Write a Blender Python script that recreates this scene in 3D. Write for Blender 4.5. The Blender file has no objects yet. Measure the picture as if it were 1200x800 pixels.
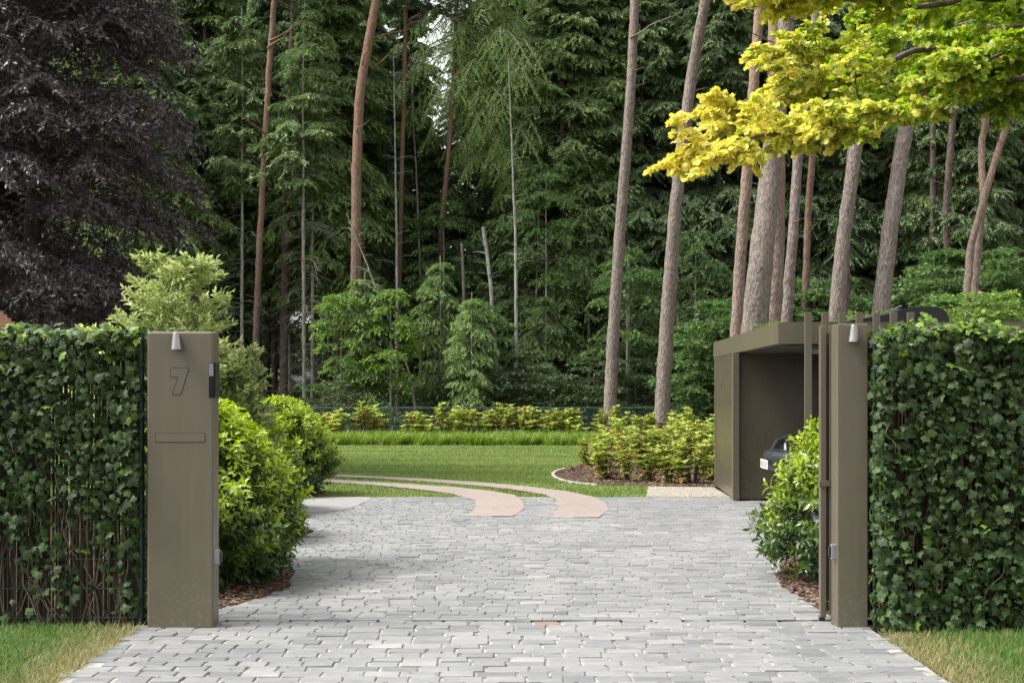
import bpy, bmesh, math, random
import numpy as np
from mathutils import Vector, Matrix
random.seed(7)
PI = math.pi
SC = bpy.context.scene
COL = SC.collection
F = 1735.0; HC = 1.61; HY = 456.0          # focal length (px of 1200), camera height, horizon row


def G(x, y, z=0.0):                         # photo pixel on the ground -> world XY
    d = F * (HC - z) / (y - HY)
    return ((x - 600) / F * d, d)


def W(x, y, d):                             # photo pixel at distance d -> world point
    return ((x - 600) / F * d, d, HC - (y - HY) / F * d)


# ------------------------------------------------------------------ mesh building
class Acc:
    def __init__(s): s.V = []; s.F = []; s.A = []; s.B = []; s.n = 0
    def add(s, V, Fc, v=None, a=None):
        V = np.asarray(V, float); Fc = np.asarray(Fc, np.int64)
        if len(V) == 0: return s
        s.V.append(V); s.F.append(Fc + s.n); s.n += len(V)
        nf = len(Fc)
        s.A.append(np.full(nf, 0.5) if v is None else np.broadcast_to(np.asarray(v, float), (nf,)))
        s.B.append(np.zeros(nf) if a is None else np.broadcast_to(np.asarray(a, float), (nf,)))
        return s
    def merge(s, o, M=None):
        for V, Fc, A, B in zip(o.V, o.F, o.A, o.B):
            pass
        V = np.concatenate(o.V)
        if M is not None:
            M = np.array(M); V = V @ M[:3, :3].T + M[:3, 3]
        base = s.n
        s.V.append(V)
        for Fc, A, B in zip(o.F, o.A, o.B):
            s.F.append(Fc + base); s.A.append(A); s.B.append(B)
        s.n += len(V)
        return s
    def mesh(s, name, mats, smooth=False):
        me = bpy.data.meshes.new(name)
        V = np.concatenate(s.V).astype(np.float32)
        loops = np.concatenate([f.ravel() for f in s.F]).astype(np.int32)
        cnt = np.concatenate([np.full(len(f), f.shape[1]) for f in s.F])
        start = np.concatenate([[0], np.cumsum(cnt)[:-1]]).astype(np.int32)
        me.vertices.add(len(V)); me.vertices.foreach_set('co', V.ravel())
        me.loops.add(len(loops)); me.loops.foreach_set('vertex_index', loops)
        me.polygons.add(len(cnt)); me.polygons.foreach_set('loop_start', start)
        if smooth: me.polygons.foreach_set('use_smooth', np.ones(len(cnt), bool))
        else: me.polygons.foreach_set('use_smooth', np.zeros(len(cnt), bool))
        me.update(calc_edges=True)
        at = me.attributes.new('v', 'FLOAT', 'FACE'); at.data.foreach_set('value', np.concatenate(s.A).astype(np.float32))
        at = me.attributes.new('a', 'FLOAT', 'FACE'); at.data.foreach_set('value', np.concatenate(s.B).astype(np.float32))
        for m in (mats if isinstance(mats, (list, tuple)) else [mats]): me.materials.append(m)
        return me
    def obj(s, name, mat, parent=None, smooth=False):
        return link(name, s.mesh(name, mat, smooth), parent)


def link(name, data, parent=None):
    o = bpy.data.objects.new(name, data); COL.objects.link(o)
    if parent is not None: o.parent = parent
    return o


def tag(o, label=None, cat=None, group=None, kind=None):
    if label: o['label'] = label
    if cat: o['category'] = cat
    if group: o['group'] = group
    if kind: o['kind'] = kind
    return o


def thing(name, loc, label, cat, group=None, rz=0.0):
    o = link(name, None); o.location = loc; o.rotation_euler = (0, 0, rz)
    return tag(o, label, cat, group)


def dup(root, loc, label, rz=0.0, sc=1.0, group=None, cat=None):
    r = root.copy(); COL.objects.link(r); r.location = loc; r.rotation_euler = (0, 0, rz)
    r.scale = (sc, sc, sc) if not isinstance(sc, tuple) else sc
    r['label'] = label
    if group: r['group'] = group
    if cat: r['category'] = cat
    for ch in list(root.children):
        c = ch.copy(); COL.objects.link(c); c.parent = r
        for g in list(ch.children):
            e = g.copy(); COL.objects.link(e); e.parent = c
    return r


def nrm(a): return a / np.maximum(np.linalg.norm(a, axis=-1, keepdims=True), 1e-9)


def frames(t, n):
    y = nrm(t); x = nrm(np.cross(y, n)); z = np.cross(x, y)
    return np.stack([x, y, z], axis=-1)


def scatter(acc, T, P, R, S, v=None, a=None):
    tv, tf = T
    N, k = len(P), len(tv)
    S = np.asarray(S)
    if S.ndim == 1: loc = tv[None] * S[:, None, None]
    else: loc = tv[None] * S[:, None, :]
    V = P[:, None, :] + np.einsum('nij,nkj->nki', R, loc)
    Fc = tf[None] + (np.arange(N) * k)[:, None, None]
    nf = len(tf)
    acc.add(V.reshape(-1, 3), Fc.reshape(-1, tf.shape[1]), None if v is None else np.repeat(v, nf), None if a is None else np.repeat(a, nf))


def tubes(acc, C, Rr, sides=4, v=None):      # C (B,K,3)  Rr (B,K)
    C = np.asarray(C, float); Rr = np.asarray(Rr, float)
    B, K, _ = C.shape
    T = np.gradient(C, axis=1); T = nrm(T)
    ref = np.where(np.abs(T[..., 2:3]) > 0.9, np.array([1., 0, 0]), np.array([0, 0, 1.]))
    X = nrm(np.cross(T, ref)); Y = np.cross(T, X)
    ang = np.arange(sides) * 2 * PI / sides
    ring = C[:, :, None, :] + Rr[:, :, None, None] * (np.cos(ang)[None, None, :, None] * X[:, :, None, :] + np.sin(ang)[None, None, :, None] * Y[:, :, None, :])
    V = ring.reshape(-1, 3)
    b, k, s = np.meshgrid(np.arange(B), np.arange(K - 1), np.arange(sides), indexing='ij')
    i0 = (b * K + k) * sides; s2 = (s + 1) % sides
    Fc = np.stack([i0 + s, i0 + s2, i0 + sides + s2, i0 + sides + s], -1).reshape(-1, 4)
    acc.add(V, Fc, v)


def tube1(acc, pts, rad, sides=8, v=None): tubes(acc, [pts], [rad], sides, v)


# leaf templates (unit length along +Y, normal +Z)
def A3(l): return np.array(l, float)


T_SLIVER = (A3([(0, 0, 0), (.5, .42, .06), (0, 1, -.06), (-.5, .42, .06)]), np.array([(0, 1, 2), (0, 2, 3)]))
T_OVAL = (A3([(0, 0, 0), (.17, .32, .05), (.16, .66, .03), (0, 1, -.10), (-.16, .66, .03), (-.17, .32, .05), (0, .5, -.02)]),
          np.array([(0, 1, 6), (1, 2, 6), (2, 3, 6), (3, 4, 6), (4, 5, 6), (5, 0, 6)]))
T_LEAF4 = (A3([(0, 0, 0), (.3, .45, .06), (0, 1, -.08), (-.3, .45, .06)]), np.array([(0, 1, 2), (0, 2, 3)]))


def lobed(pts, cz=0.05):
    n = len(pts)
    v = [(0, .35, cz)] + [(x, y, z) for x, y, z in pts]
    f = [(0, 1 + i, 1 + (i + 1) % n) for i in range(n)]
    return (A3(v), np.array(f))


T_IVY = lobed([(0, .02, 0), (.20, -.10, -.03), (.46, .02, -.07), (.40, .26, -.01), (.54, .52, -.09), (.28, .62, -.01), (.12, .86, -.04), (0, 1.0, -.10),
               (-.12, .86, -.04), (-.28, .62, -.01), (-.50, .56, -.09), (-.38, .28, -.01), (-.48, .04, -.07), (-.18, -.08, -.03)], .07)
T_MAPLE = lobed([(0, 0, 0), (.34, 0, -.04), (.54, .36, -.06), (.3, .52, 0), (.3, .88, -.06), (0, 1.0, -.1), (-.3, .88, -.06), (-.3, .52, 0), (-.54, .36, -.06), (-.34, 0, -.04)])
T_BLADE = (A3([(-.5, 0, 0), (.5, 0, 0), (.36, .5, .06), (-.36, .5, .06), (0, 1, .28)]), None)


# ------------------------------------------------------------------ materials
def mat(name):
    m = bpy.data.materials.new(name); m.use_nodes = True
    nt = m.node_tree; b = nt.nodes['Principled BSDF']
    return m, nt, b


def N(nt, t, **k):
    n = nt.nodes.new(t)
    for a, b in k.items():
        if a.startswith('i_'): n.inputs[a[2:].replace('_', ' ')].default_value = b
        else: setattr(n, a, b)
    return n


def ramp(nt, stops, fac=None):
    n = nt.nodes.new('ShaderNodeValToRGB'); e = n.color_ramp.elements
    while len(e) < len(stops): e.new(0.5)
    for i, (p, c) in enumerate(stops):
        e[i].position = p; e[i].color = (c[0], c[1], c[2], 1)
    if fac is not None: nt.links.new(fac, n.inputs[0])
    return n


def mix(nt, f, a, b, mode='MIX'):
    n = nt.nodes.new('ShaderNodeMix'); n.data_type = 'RGBA'; n.blend_type = mode
    for sock, v in ((n.inputs[0], f), (n.inputs[6], a), (n.inputs[7], b)):
        if hasattr(v, 'is_linked') or hasattr(v, 'links'): nt.links.new(v, sock)
        elif isinstance(v, (int, float)): sock.default_value = v
        else: sock.default_value = (v[0], v[1], v[2], 1)
    return n.outputs[2]


def attr(nt, nm):
    n = nt.nodes.new('ShaderNodeAttribute'); n.attribute_name = nm; return n.outputs['Fac']


def noise(nt, scale, detail=3, coord='Object', stretch=None, rough=.55):
    tc = nt.nodes.new('ShaderNodeTexCoord'); n = nt.nodes.new('ShaderNodeTexNoise')
    n.inputs['Scale'].default_value = scale; n.inputs['Detail'].default_value = detail; n.inputs['Roughness'].default_value = rough
    src = tc.outputs[coord]
    if stretch:
        mp = nt.nodes.new('ShaderNodeMapping'); mp.inputs['Scale'].default_value = stretch
        nt.links.new(src, mp.inputs[0]); src = mp.outputs[0]
    nt.links.new(src, n.inputs['Vector'])
    return n.outputs['Fac']


def bump(nt, b, h, strength=.3, dist=.01):
    n = nt.nodes.new('ShaderNodeBump'); n.inputs['Strength'].default_value = strength; n.inputs['Distance'].default_value = dist
    nt.links.new(h, n.inputs['Height']); nt.links.new(n.outputs[0], b.inputs['Normal'])


def foliage(name, c0, c1, c2, young=None, trans=.35, rough=.45, spec=.35, rand=.25, clump=None):
    m, nt, b = mat(name)
    r = ramp(nt, [(0, c0), (.5, c1), (1, c2)], attr(nt, 'v'))
    col = r.outputs[0]
    if young is not None: col = mix(nt, attr(nt, 'a'), col, young)
    oi = nt.nodes.new('ShaderNodeObjectInfo')
    hs = nt.nodes.new('ShaderNodeHueSaturation')
    mr = N(nt, 'ShaderNodeMapRange'); mr.inputs[3].default_value = 1 - rand; mr.inputs[4].default_value = 1 + rand
    nt.links.new(oi.outputs['Random'], mr.inputs[0]); nt.links.new(mr.outputs[0], hs.inputs['Value'])
    nt.links.new(col, hs.inputs['Color']); col = hs.outputs[0]
    nt.links.new(col, b.inputs['Base Color'])
    b.inputs['Roughness'].default_value = rough; b.inputs['Specular IOR Level'].default_value = spec
    tr = nt.nodes.new('ShaderNodeBsdfTranslucent')
    h2 = nt.nodes.new('ShaderNodeHueSaturation'); h2.inputs['Value'].default_value = 1.5; h2.inputs['Saturation'].default_value = 1.1
    nt.links.new(col, h2.inputs['Color']); nt.links.new(h2.outputs[0], tr.inputs[0])
    ms = nt.nodes.new('ShaderNodeMixShader'); ms.inputs[0].default_value = trans
    nt.links.new(b.outputs[0], ms.inputs[1]); nt.links.new(tr.outputs[0], ms.inputs[2])
    nt.links.new(ms.outputs[0], nt.nodes['Material Output'].inputs['Surface'])
    return m


def bark(name, dark, light, up=None, z0=5, z1=10, sc=1.0, bd=.03):
    m, nt, b = mat(name)
    n1 = noise(nt, 9 * sc, 5, stretch=(1, 1, .28), rough=.65)
    vo = nt.nodes.new('ShaderNodeTexVoronoi'); vo.inputs['Scale'].default_value = 11 * sc
    tc = nt.nodes.new('ShaderNodeTexCoord'); mp = nt.nodes.new('ShaderNodeMapping'); mp.inputs['Scale'].default_value = (1, 1, .35)
    nt.links.new(tc.outputs['Object'], mp.inputs[0])
    wn = nt.nodes.new('ShaderNodeTexNoise'); wn.inputs['Scale'].default_value = 6; nt.links.new(mp.outputs[0], wn.inputs['Vector'])
    wv = mix(nt, .12, mp.outputs[0], wn.outputs['Color']); nt.links.new(wv, vo.inputs['Vector'])
    vr = ramp(nt, [(.0, (1, 1, 1)), (.45, (.75, .75, .75)), (.75, (.3, .3, .3))], vo.outputs['Distance'])
    col = ramp(nt, [(.3, dark), (.68, light)], n1).outputs[0]
    if up is not None:
        sx = nt.nodes.new('ShaderNodeSeparateXYZ'); nt.links.new(tc.outputs['Object'], sx.inputs[0])
        big = noise(nt, 1.3, 3)
        ad = nt.nodes.new('ShaderNodeMath'); ad.operation = 'MULTIPLY_ADD'; ad.inputs[1].default_value = 5.0
        nt.links.new(big, ad.inputs[0]); nt.links.new(sx.outputs[2], ad.inputs[2])
        mr = nt.nodes.new('ShaderNodeMapRange'); mr.inputs[1].default_value = z0 + 2.5; mr.inputs[2].default_value = z1 + 2.5
        nt.links.new(ad.outputs[0], mr.inputs[0])
        upc = ramp(nt, [(.3, tuple(c * .6 for c in up)), (.7, up)], n1).outputs[0]
        col = mix(nt, mr.outputs[0], col, upc)
    col = mix(nt, .45, col, vr.outputs[0], 'MULTIPLY')
    li = ramp(nt, [(.58, (0, 0, 0)), (.72, (1, 1, 1))], noise(nt, 3.1, 4)).outputs[0]
    col = mix(nt, mix(nt, .3, (0, 0, 0), li), col, (.20, .22, .16))
    nt.links.new(col, b.inputs['Base Color']); b.inputs['Roughness'].default_value = .9; b.inputs['Specular IOR Level'].default_value = .15
    bump(nt, b, vr.outputs[0], .7, bd)
    return m


def paint(name, c, rough=.42, spec=.4, var=.08, metal=0.0):
    m, nt, b = mat(name)
    n1 = noise(nt, 2.3, 5); n2 = noise(nt, 30, 3, stretch=(1, 1, .15))
    r = ramp(nt, [(.25, tuple(x * (1 - var) for x in c)), (.75, tuple(x * (1 + var) for x in c))], n1)
    nt.links.new(r.outputs[0], b.inputs['Base Color'])
    rr = ramp(nt, [(.3, (rough - .06,) * 3), (.7, (rough + .1,) * 3)], n2)
    nt.links.new(rr.outputs[0], b.inputs['Roughness'])
    b.inputs['Specular IOR Level'].default_value = spec; b.inputs['Metallic'].default_value = metal
    bump(nt, b, n1, .05, .01)
    # dried splash specks and faint run marks
    tc = nt.nodes.new('ShaderNodeTexCoord'); sx = nt.nodes.new('ShaderNodeSeparateXYZ'); nt.links.new(tc.outputs['Object'], sx.inputs[0])
    lo = nt.nodes.new('ShaderNodeMapRange'); lo.inputs[1].default_value = .55; lo.inputs[2].default_value = 0; lo.inputs[3].default_value = 0; lo.inputs[4].default_value = .5; nt.links.new(sx.outputs[2], lo.inputs[0])
    sp = ramp(nt, [(.60, (0, 0, 0)), (.66, (1, 1, 1))], noise(nt, 55, 2)).outputs[0]
    f1 = mix(nt, 1, sp, lo.outputs[0], 'MULTIPLY'); c1 = mix(nt, f1, r.outputs[0], (.20, .18, .14))
    st = ramp(nt, [(.52, (0, 0, 0)), (.75, (.22, .22, .22))], noise(nt, 14, 3, stretch=(1, 1, .05))).outputs[0]
    c2 = mix(nt, st, c1, tuple(x * 1.5 for x in c)); nt.links.new(c2, b.inputs['Base Color'])
    return m


def plain(name, c, rough=.6, metal=0, spec=.5, var=.12, scale=8):
    m, nt, b = mat(name)
    r = ramp(nt, [(.3, tuple(x * (1 - var) for x in c)), (.7, tuple(min(1, x * (1 + var)) for x in c))], noise(nt, scale, 4))
    nt.links.new(r.outputs[0], b.inputs['Base Color'])
    b.inputs['Roughness'].default_value = rough; b.inputs['Metallic'].default_value = metal; b.inputs['Specular IOR Level'].default_value = spec
    return m


M = {}
M['bronze'] = paint('bronze_paint', (.112, .097, .066), .36, .5, .05)
M['bronze_wall'] = paint('bronze_panel', (.085, .072, .048), .3, .5, .06)
M['groove'] = plain('groove', (.03, .026, .018), .8)
M['steel'] = plain('brushed_steel', (.27, .26, .245), .3, .9)
M['black'] = plain('black_plastic', (.012, .012, .013), .35)
M['glassy'] = plain('dark_glass', (.01, .012, .014), .08)
M['grey_plastic'] = plain('grey_plastic', (.18, .18, .19), .4)
M['post_green'] = plain('green_coated_steel', (.006, .022, .018), .4)
M['wire'] = plain('fence_wire', (.03, .06, .05), .5)
M['pine_grey'] = bark('pine_bark_grey', (.12, .097, .085), (.34, .285, .25), up=(.36, .25, .185), z0=11, z1=22, sc=2.6)
M['pine_red'] = bark('pine_bark_red', (.08, .058, .048), (.20, .145, .12), up=(.31, .195, .14), z0=3, z1=10, sc=2.2)
M['pine_tan'] = bark('pine_bark_tan', (.145, .105, .085), (.37, .285, .235), up=(.42, .28, .19), z0=5, z1=12, sc=2.6)
M['pine_dark'] = bark('dark_bark', (.065, .05, .042), (.19, .145, .12), sc=1.5)
M['beech_bark'] = bark('beech_bark', (.03, .027, .026), (.08, .072, .068), sc=1.0, bd=.01)
M['pale_bark'] = bark('pale_bark', (.18, .17, .14), (.42, .41, .35), sc=1.6, bd=.008)
M['birch_bark'] = bark('birch_bark', (.18, .17, .15), (.52, .51, .47), sc=1.2, bd=.006)
M['twig'] = plain('twig_bark', (.075, .06, .045), .9)
M['dead_twig'] = plain('dead_twig', (.16, .15, .12), .9)
M['spruce'] = foliage('spruce_needles', (.085, .128, .052), (.148, .218, .085), (.225, .31, .12), young=(.28, .37, .15), trans=.3, rough=.55)
M['spruce_blue'] = foliage('cool_spruce_needles', (.078, .122, .056), (.138, .205, .09), (.205, .285, .13), young=(.25, .35, .15), trans=.3, rough=.55)
M['spruce_light'] = foliage('light_spruce_needles', (.095, .155, .052), (.165, .25, .085), (.25, .34, .125), young=(.31, .41, .15), trans=.3, rough=.55)
M['pine_needle'] = foliage('pine_needles', (.03, .058, .03), (.055, .10, .05), (.09, .15, .07), trans=.2)
M['birch_leaf'] = foliage('birch_leaves', (.16, .24, .085), (.25, .35, .13), (.35, .44, .19), trans=.45)
M['beech_leaf'] = foliage('copper_beech_leaves', (.024, .019, .023), (.048, .038, .044), (.095, .078, .088), young=(.10, .05, .05), trans=.2, rough=.38, spec=.6)
M['golden_leaf'] = foliage('golden_leaves', (.10, .18, .018), (.22, .33, .030), (.39, .47, .06), young=(.66, .58, .14), trans=.42, rough=.5)
M['laurel_leaf'] = foliage('laurel_leaves', (.022, .055, .016), (.043, .095, .02), (.08, .155, .027), young=(.43, .55, .05), trans=.35, rough=.3, spec=.5, rand=.06)
M['variegated_leaf'] = foliage('variegated_leaves', (.15, .21, .055), (.35, .41, .155), (.60, .62, .31), young=(.62, .68, .28), trans=.35, rough=.4)
M['ivy_leaf'] = foliage('ivy_leaves', (.014, .030, .008), (.036, .070, .018), (.080, .130, .034), young=(.17, .28, .03), trans=.18, rough=.5, spec=.28, rand=.05)
M['rhodo_leaf'] = foliage('rhododendron_leaves', (.16, .235, .048), (.30, .375, .077), (.46, .51, .145), young=(.45, .22, .09), trans=.3, rough=.42, rand=.18)
M['shrub_leaf'] = foliage('shrub_leaves', (.09, .17, .035), (.17, .29, .05), (.27, .40, .08), trans=.35, rand=.1)
M['under_leaf'] = foliage('undergrowth_leaves', (.035, .064, .025), (.068, .122, .042), (.125, .20, .068), trans=.25, rough=.5)
M['oak_leaf'] = foliage('broad_leaves', (.055, .11, .032), (.10, .185, .05), (.17, .27, .08), trans=.35)
M['grass'] = foliage('grass_blades', (.08, .145, .026), (.135, .22, .042), (.21, .295, .072), young=(.38, .32, .17), trans=.3, rough=.6, rand=0)
M['verge_grass'] = foliage('verge_grass_blades', (.045, .10, .018), (.085, .165, .03), (.15, .235, .05), young=(.34, .27, .14), trans=.3, rough=.6, rand=0)
M['sedge'] = foliage('sedge_blades', (.10, .175, .024), (.165, .26, .037), (.26, .35, .065), trans=.35, rand=0)

# ------------------------------------------------------------------ world, sun, camera
w = bpy.data.worlds.new('World'); SC.world = w; w.use_nodes = True
nt = w.node_tree; bg = nt.nodes['Background']
sk = nt.nodes.new('ShaderNodeTexSky'); sk.sky_type = 'NISHITA'; sk.sun_disc = False
SUN_EL, SUN_AZ = 55, -98                      # elevation, azimuth from +Y clockwise
sk.sun_elevation = math.radians(SUN_EL); sk.sun_rotation = math.radians(SUN_AZ)
sk.air_density = 1.4; sk.dust_density = 4.0; sk.ozone_density = 1.0
hs = nt.nodes.new('ShaderNodeHueSaturation'); hs.inputs['Saturation'].default_value = .10; hs.inputs['Value'].default_value = 1.0
nt.links.new(sk.outputs[0], hs.inputs['Color']); nt.links.new(hs.outputs[0], bg.inputs[0]); bg.inputs[1].default_value = .15
sl = bpy.data.lights.new('sun', 'SUN'); sl.energy = 2.1; sl.angle = math.radians(16); sl.color = (1, .965, .91)
so = link('sun', sl)
sd = Vector((math.sin(math.radians(SUN_AZ)) * math.cos(math.radians(SUN_EL)), math.cos(math.radians(SUN_AZ)) * math.cos(math.radians(SUN_EL)), math.sin(math.radians(SUN_EL))))
so.rotation_euler = sd.to_track_quat('Z', 'Y').to_euler(); so.location = (0, 0, 30)
cam = bpy.data.cameras.new('camera'); co = link('camera', cam); SC.camera = co
cam.sensor_width = 36; cam.lens = F / 1200 * 36; cam.shift_y = (HY - 400) / 1200
cam.clip_end = 2000; cam.clip_start = .1
co.location = (0, 0, HC); co.rotation_euler = (PI / 2, 0, 0)
SC.view_settings.view_transform = 'Standard'; SC.view_settings.look = 'None'
SC.view_settings.exposure = 1.2; SC.view_settings.gamma = 1
SC.render.engine = 'CYCLES'
cy = SC.cycles; cy.max_bounces = 7; cy.diffuse_bounces = 5; cy.glossy_bounces = 2; cy.transmission_bounces = 3; cy.transparent_max_bounces = 4
cy.caustics_reflective = False; cy.caustics_refractive = False; cy.use_denoising = True
cy.sample_clamp_indirect = 4


# ------------------------------------------------------------------ solids
def bx(acc, x0, x1, y0, y1, z0, z1, bev=0.0, v=None):
    if bev <= 0:
        V = [(x, y, z) for z in (z0, z1) for y in (y0, y1) for x in (x0, x1)]
        Fq = [(0, 2, 3, 1), (4, 5, 7, 6), (0, 1, 5, 4), (1, 3, 7, 5), (3, 2, 6, 7), (2, 0, 4, 6)]
        acc.add(V, Fq, v); return
    bm = bmesh.new(); r = bmesh.ops.create_cube(bm, size=1)
    for q in bm.verts: q.co = Vector(((x0 + x1) / 2 + q.co.x * (x1 - x0), (y0 + y1) / 2 + q.co.y * (y1 - y0), (z0 + z1) / 2 + q.co.z * (z1 - z0)))
    bmesh.ops.bevel(bm, geom=bm.edges[:], offset=bev, segments=3, affect='EDGES', profile=.5)
    addbm(acc, bm, v)


def addbm(acc, bm, v=None):
    bmesh.ops.triangulate(bm, faces=[f for f in bm.faces if len(f.verts) > 4])
    V = [tuple(q.co) for q in bm.verts]; bm.verts.index_update()
    t = [[q.index for q in f.verts] for f in bm.faces if len(f.verts) == 3]
    q4 = [[q.index for q in f.verts] for f in bm.faces if len(f.verts) == 4]
    base = acc.n
    acc.V.append(np.array(V)); acc.n += len(V)
    for fs in (t, q4):
        if fs:
            acc.F.append(np.array(fs) + base); acc.A.append(np.full(len(fs), .5 if v is None else v)); acc.B.append(np.zeros(len(fs)))
    bm.free()


def prism(acc, pts, axis, a0, a1, bev=0.0):   # polygon extruded along an axis ('x','y','z')
    bm = bmesh.new()
    def mkp(p, a): return {'x': (a, p[0], p[1]), 'y': (p[0], a, p[1]), 'z': (p[0], p[1], a)}[axis]
    lo = [bm.verts.new(mkp(p, a0)) for p in pts]; hi = [bm.verts.new(mkp(p, a1)) for p in pts]
    bm.faces.new(lo); bm.faces.new(hi[::-1])
    n = len(pts)
    for i in range(n): bm.faces.new((lo[i], hi[i], hi[(i + 1) % n], lo[(i + 1) % n]))
    bmesh.ops.recalc_face_normals(bm, faces=bm.faces[:])
    if bev > 0: bmesh.ops.bevel(bm, geom=bm.edges[:], offset=bev, segments=2, affect='EDGES')
    addbm(acc, bm)


def sheet(acc, poly, z, cut=.0, v=None):      # flat polygon
    bm = bmesh.new(); vs = [bm.verts.new((p[0], p[1], z)) for p in poly]
    bm.faces.new(vs); bmesh.ops.triangulate(bm, faces=bm.faces[:])
    bmesh.ops.recalc_face_normals(bm, faces=bm.faces[:])
    for f in bm.faces:
        if f.normal.z < 0: f.normal_flip()
    addbm(acc, bm, v)


def inside(poly, X, Y):
    X = np.asarray(X, float); Y = np.asarray(Y, float)
    r = np.zeros(X.shape, bool); n = len(poly)
    for i in range(n):
        x0, y0 = poly[i]; x1, y1 = poly[(i + 1) % n]
        c = ((y0 > Y) != (y1 > Y)) & (X < (x1 - x0) * (Y - y0) / ((y1 - y0) if y1 != y0 else 1e-9) + x0)
        r ^= c
    return r


def smooth_poly(pts, it=2):
    for _ in range(it):
        q = []
        for i in range(len(pts)):
            a, b = pts[i], pts[(i + 1) % len(pts)]
            q += [(a[0] * .75 + b[0] * .25, a[1] * .75 + b[1] * .25), (a[0] * .25 + b[0] * .75, a[1] * .25 + b[1] * .75)]
        pts = q
    return pts


def smooth_line(p, it=3):
    for _ in range(it):
        q = [p[0]]
        for a, b in zip(p[:-1], p[1:]):
            q += [tuple(np.array(a) * .75 + np.array(b) * .25), tuple(np.array(a) * .25 + np.array(b) * .75)]
        q.append(p[-1]); p = q
    return p


# ------------------------------------------------------------------ GROUND PLAN
DRIVE = [(-2.52, 4), (-2.50, 10.2), (-2.2, 10.35), (-2.15, 10.9), (-1.97, 11.4), (-1.80, 12.0), (-1.93, 13.0), (-2.15, 14.2), (-2.3, 15.6), (-2.26, 16.8),
         (-2.6, 18), (-3.2, 19.0), (-4.6, 20.0), (-4.6, 20.9), (-3.4, 21.5), (-2.95, 22.2), (3.24, 22.2), (3.24, 21.45), (12.0, 21.45), (12.0, 15.6), (3.6, 15.4), (3.0, 15.1),
         (2.6, 14.0), (2.28, 12.8), (2.19, 12.0), (2.24, 11.2), (2.28, 10.4), (2.42, 10.2), (2.40, 4)]
TR1 = [G(*p) for p in [(541, 604.8), (552, 600), (559, 592), (556, 586), (531, 579), (500, 574.5), (440, 568.5), (378, 564.5)]]
TR1 += [(-14, 30.0), (-14, 31.0)] + [G(*p) for p in [(378, 561), (440, 564.5), (480, 567), (531, 570.5), (575, 575), (603, 580), (614, 588), (615, 596), (600, 605)]]
TR2 = [G(*p) for p in [(643, 607), (652, 600), (656, 592), (651, 585), (637, 579.5), (600, 573.5), (560, 569), (495, 564), (430, 560), (378, 558)]]
TR2 += [(-14, 32.6), (-14, 33.8)] + [G(*p) for p in [(378, 555.3), (430, 557.5), (495, 560.5), (570, 565.5), (620, 570), (665, 575.5), (695, 582), (710, 589), (713, 597), (702, 606)]]
BED = [G(*p) for p in [(648, 555), (652, 560), (665, 564), (700, 567), (760, 569.8), (838, 571)]] + [(3.5, 24.6), (3.6, 25.5), (9, 26), (9, 44), (2.1, 44), (2.2, 40), (2.0, 36.5), (1.8, 33), (1.2, 30)] + [G(652, 551.5)]
GRAVEL = [(2.02, 22.2), G(760, 570.2), G(838, 571.2), (3.30, 24.5), (3.26, 22.2)]
BEDL = [(-6, 10.3), (-2.3, 10.3), (-2.15, 10.9), (-1.97, 11.4), (-1.80, 12.0), (-1.93, 13.0), (-2.15, 14.2), (-2.3, 15.6), (-2.26, 16.8), (-2.6, 18), (-3.2, 19.0), (-6, 19.5)]
BEDL2 = [(-6, 21.2), (-3.4, 21.5), (-2.95, 22.2), (-2.9, 23.2), (-3.3, 24.2), (-6, 24.6)]
BEDR = [(6, 10.3), (2.28, 10.4), (2.24, 11.2), (2.19, 12.0), (2.28, 12.8), (2.6, 14.0), (3.0, 15.1), (3.6, 15.4), (6, 15.5)]

# terrain: one sheet to the horizon, rising gently under the wood
def terr(y):
    return np.interp(y, [-60, 49, 57, 75, 130, 400], [-.045, -.045, .95, 1.6, 1.6, 1.6])


def soil_mat(name, c0, c1, sc=6, bd=.03):
    m, nt, b = mat(name)
    n1 = noise(nt, sc, 8, rough=.7); n2 = noise(nt, sc * .12, 3)
    col = ramp(nt, [(.3, c0), (.7, c1)], n1).outputs[0]
    col = mix(nt, .35, col, ramp(nt, [(.35, c0), (.65, c1)], n2).outputs[0])
    nt.links.new(col, b.inputs['Base Color']); b.inputs['Roughness'].default_value = .95; b.inputs['Specular IOR Level'].default_value = .1
    bump(nt, b, n1, .8, bd); return m


M['earth'] = soil_mat('earth', (.05, .035, .022), (.11, .078, .05))
M['mulch'] = soil_mat('bark_mulch', (.045, .026, .018), (.15, .095, .068), 30, .02)
M['chip'] = foliage('bark_chips', (.05, .028, .018), (.13, .08, .055), (.24, .16, .11), trans=0, rough=.85, rand=0)
a = Acc(); xs = np.linspace(-150, 150, 31); ys = np.concatenate([np.linspace(-40, 45, 18), np.linspace(49, 75, 14), [90, 130, 220, 400]])
XX, YY = np.meshgrid(xs, ys); V = np.stack([XX, YY, terr(YY)], -1).reshape(-1, 3); nx = len(xs)
i, j = np.meshgrid(np.arange(len(ys) - 1), np.arange(nx - 1), indexing='ij'); q = (i * nx + j).ravel()
a.add(V, np.stack([q, q + 1, q + nx + 1, q + nx], -1)); tag(a.obj('ground', M['earth'], smooth=True), kind='structure')

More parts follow.
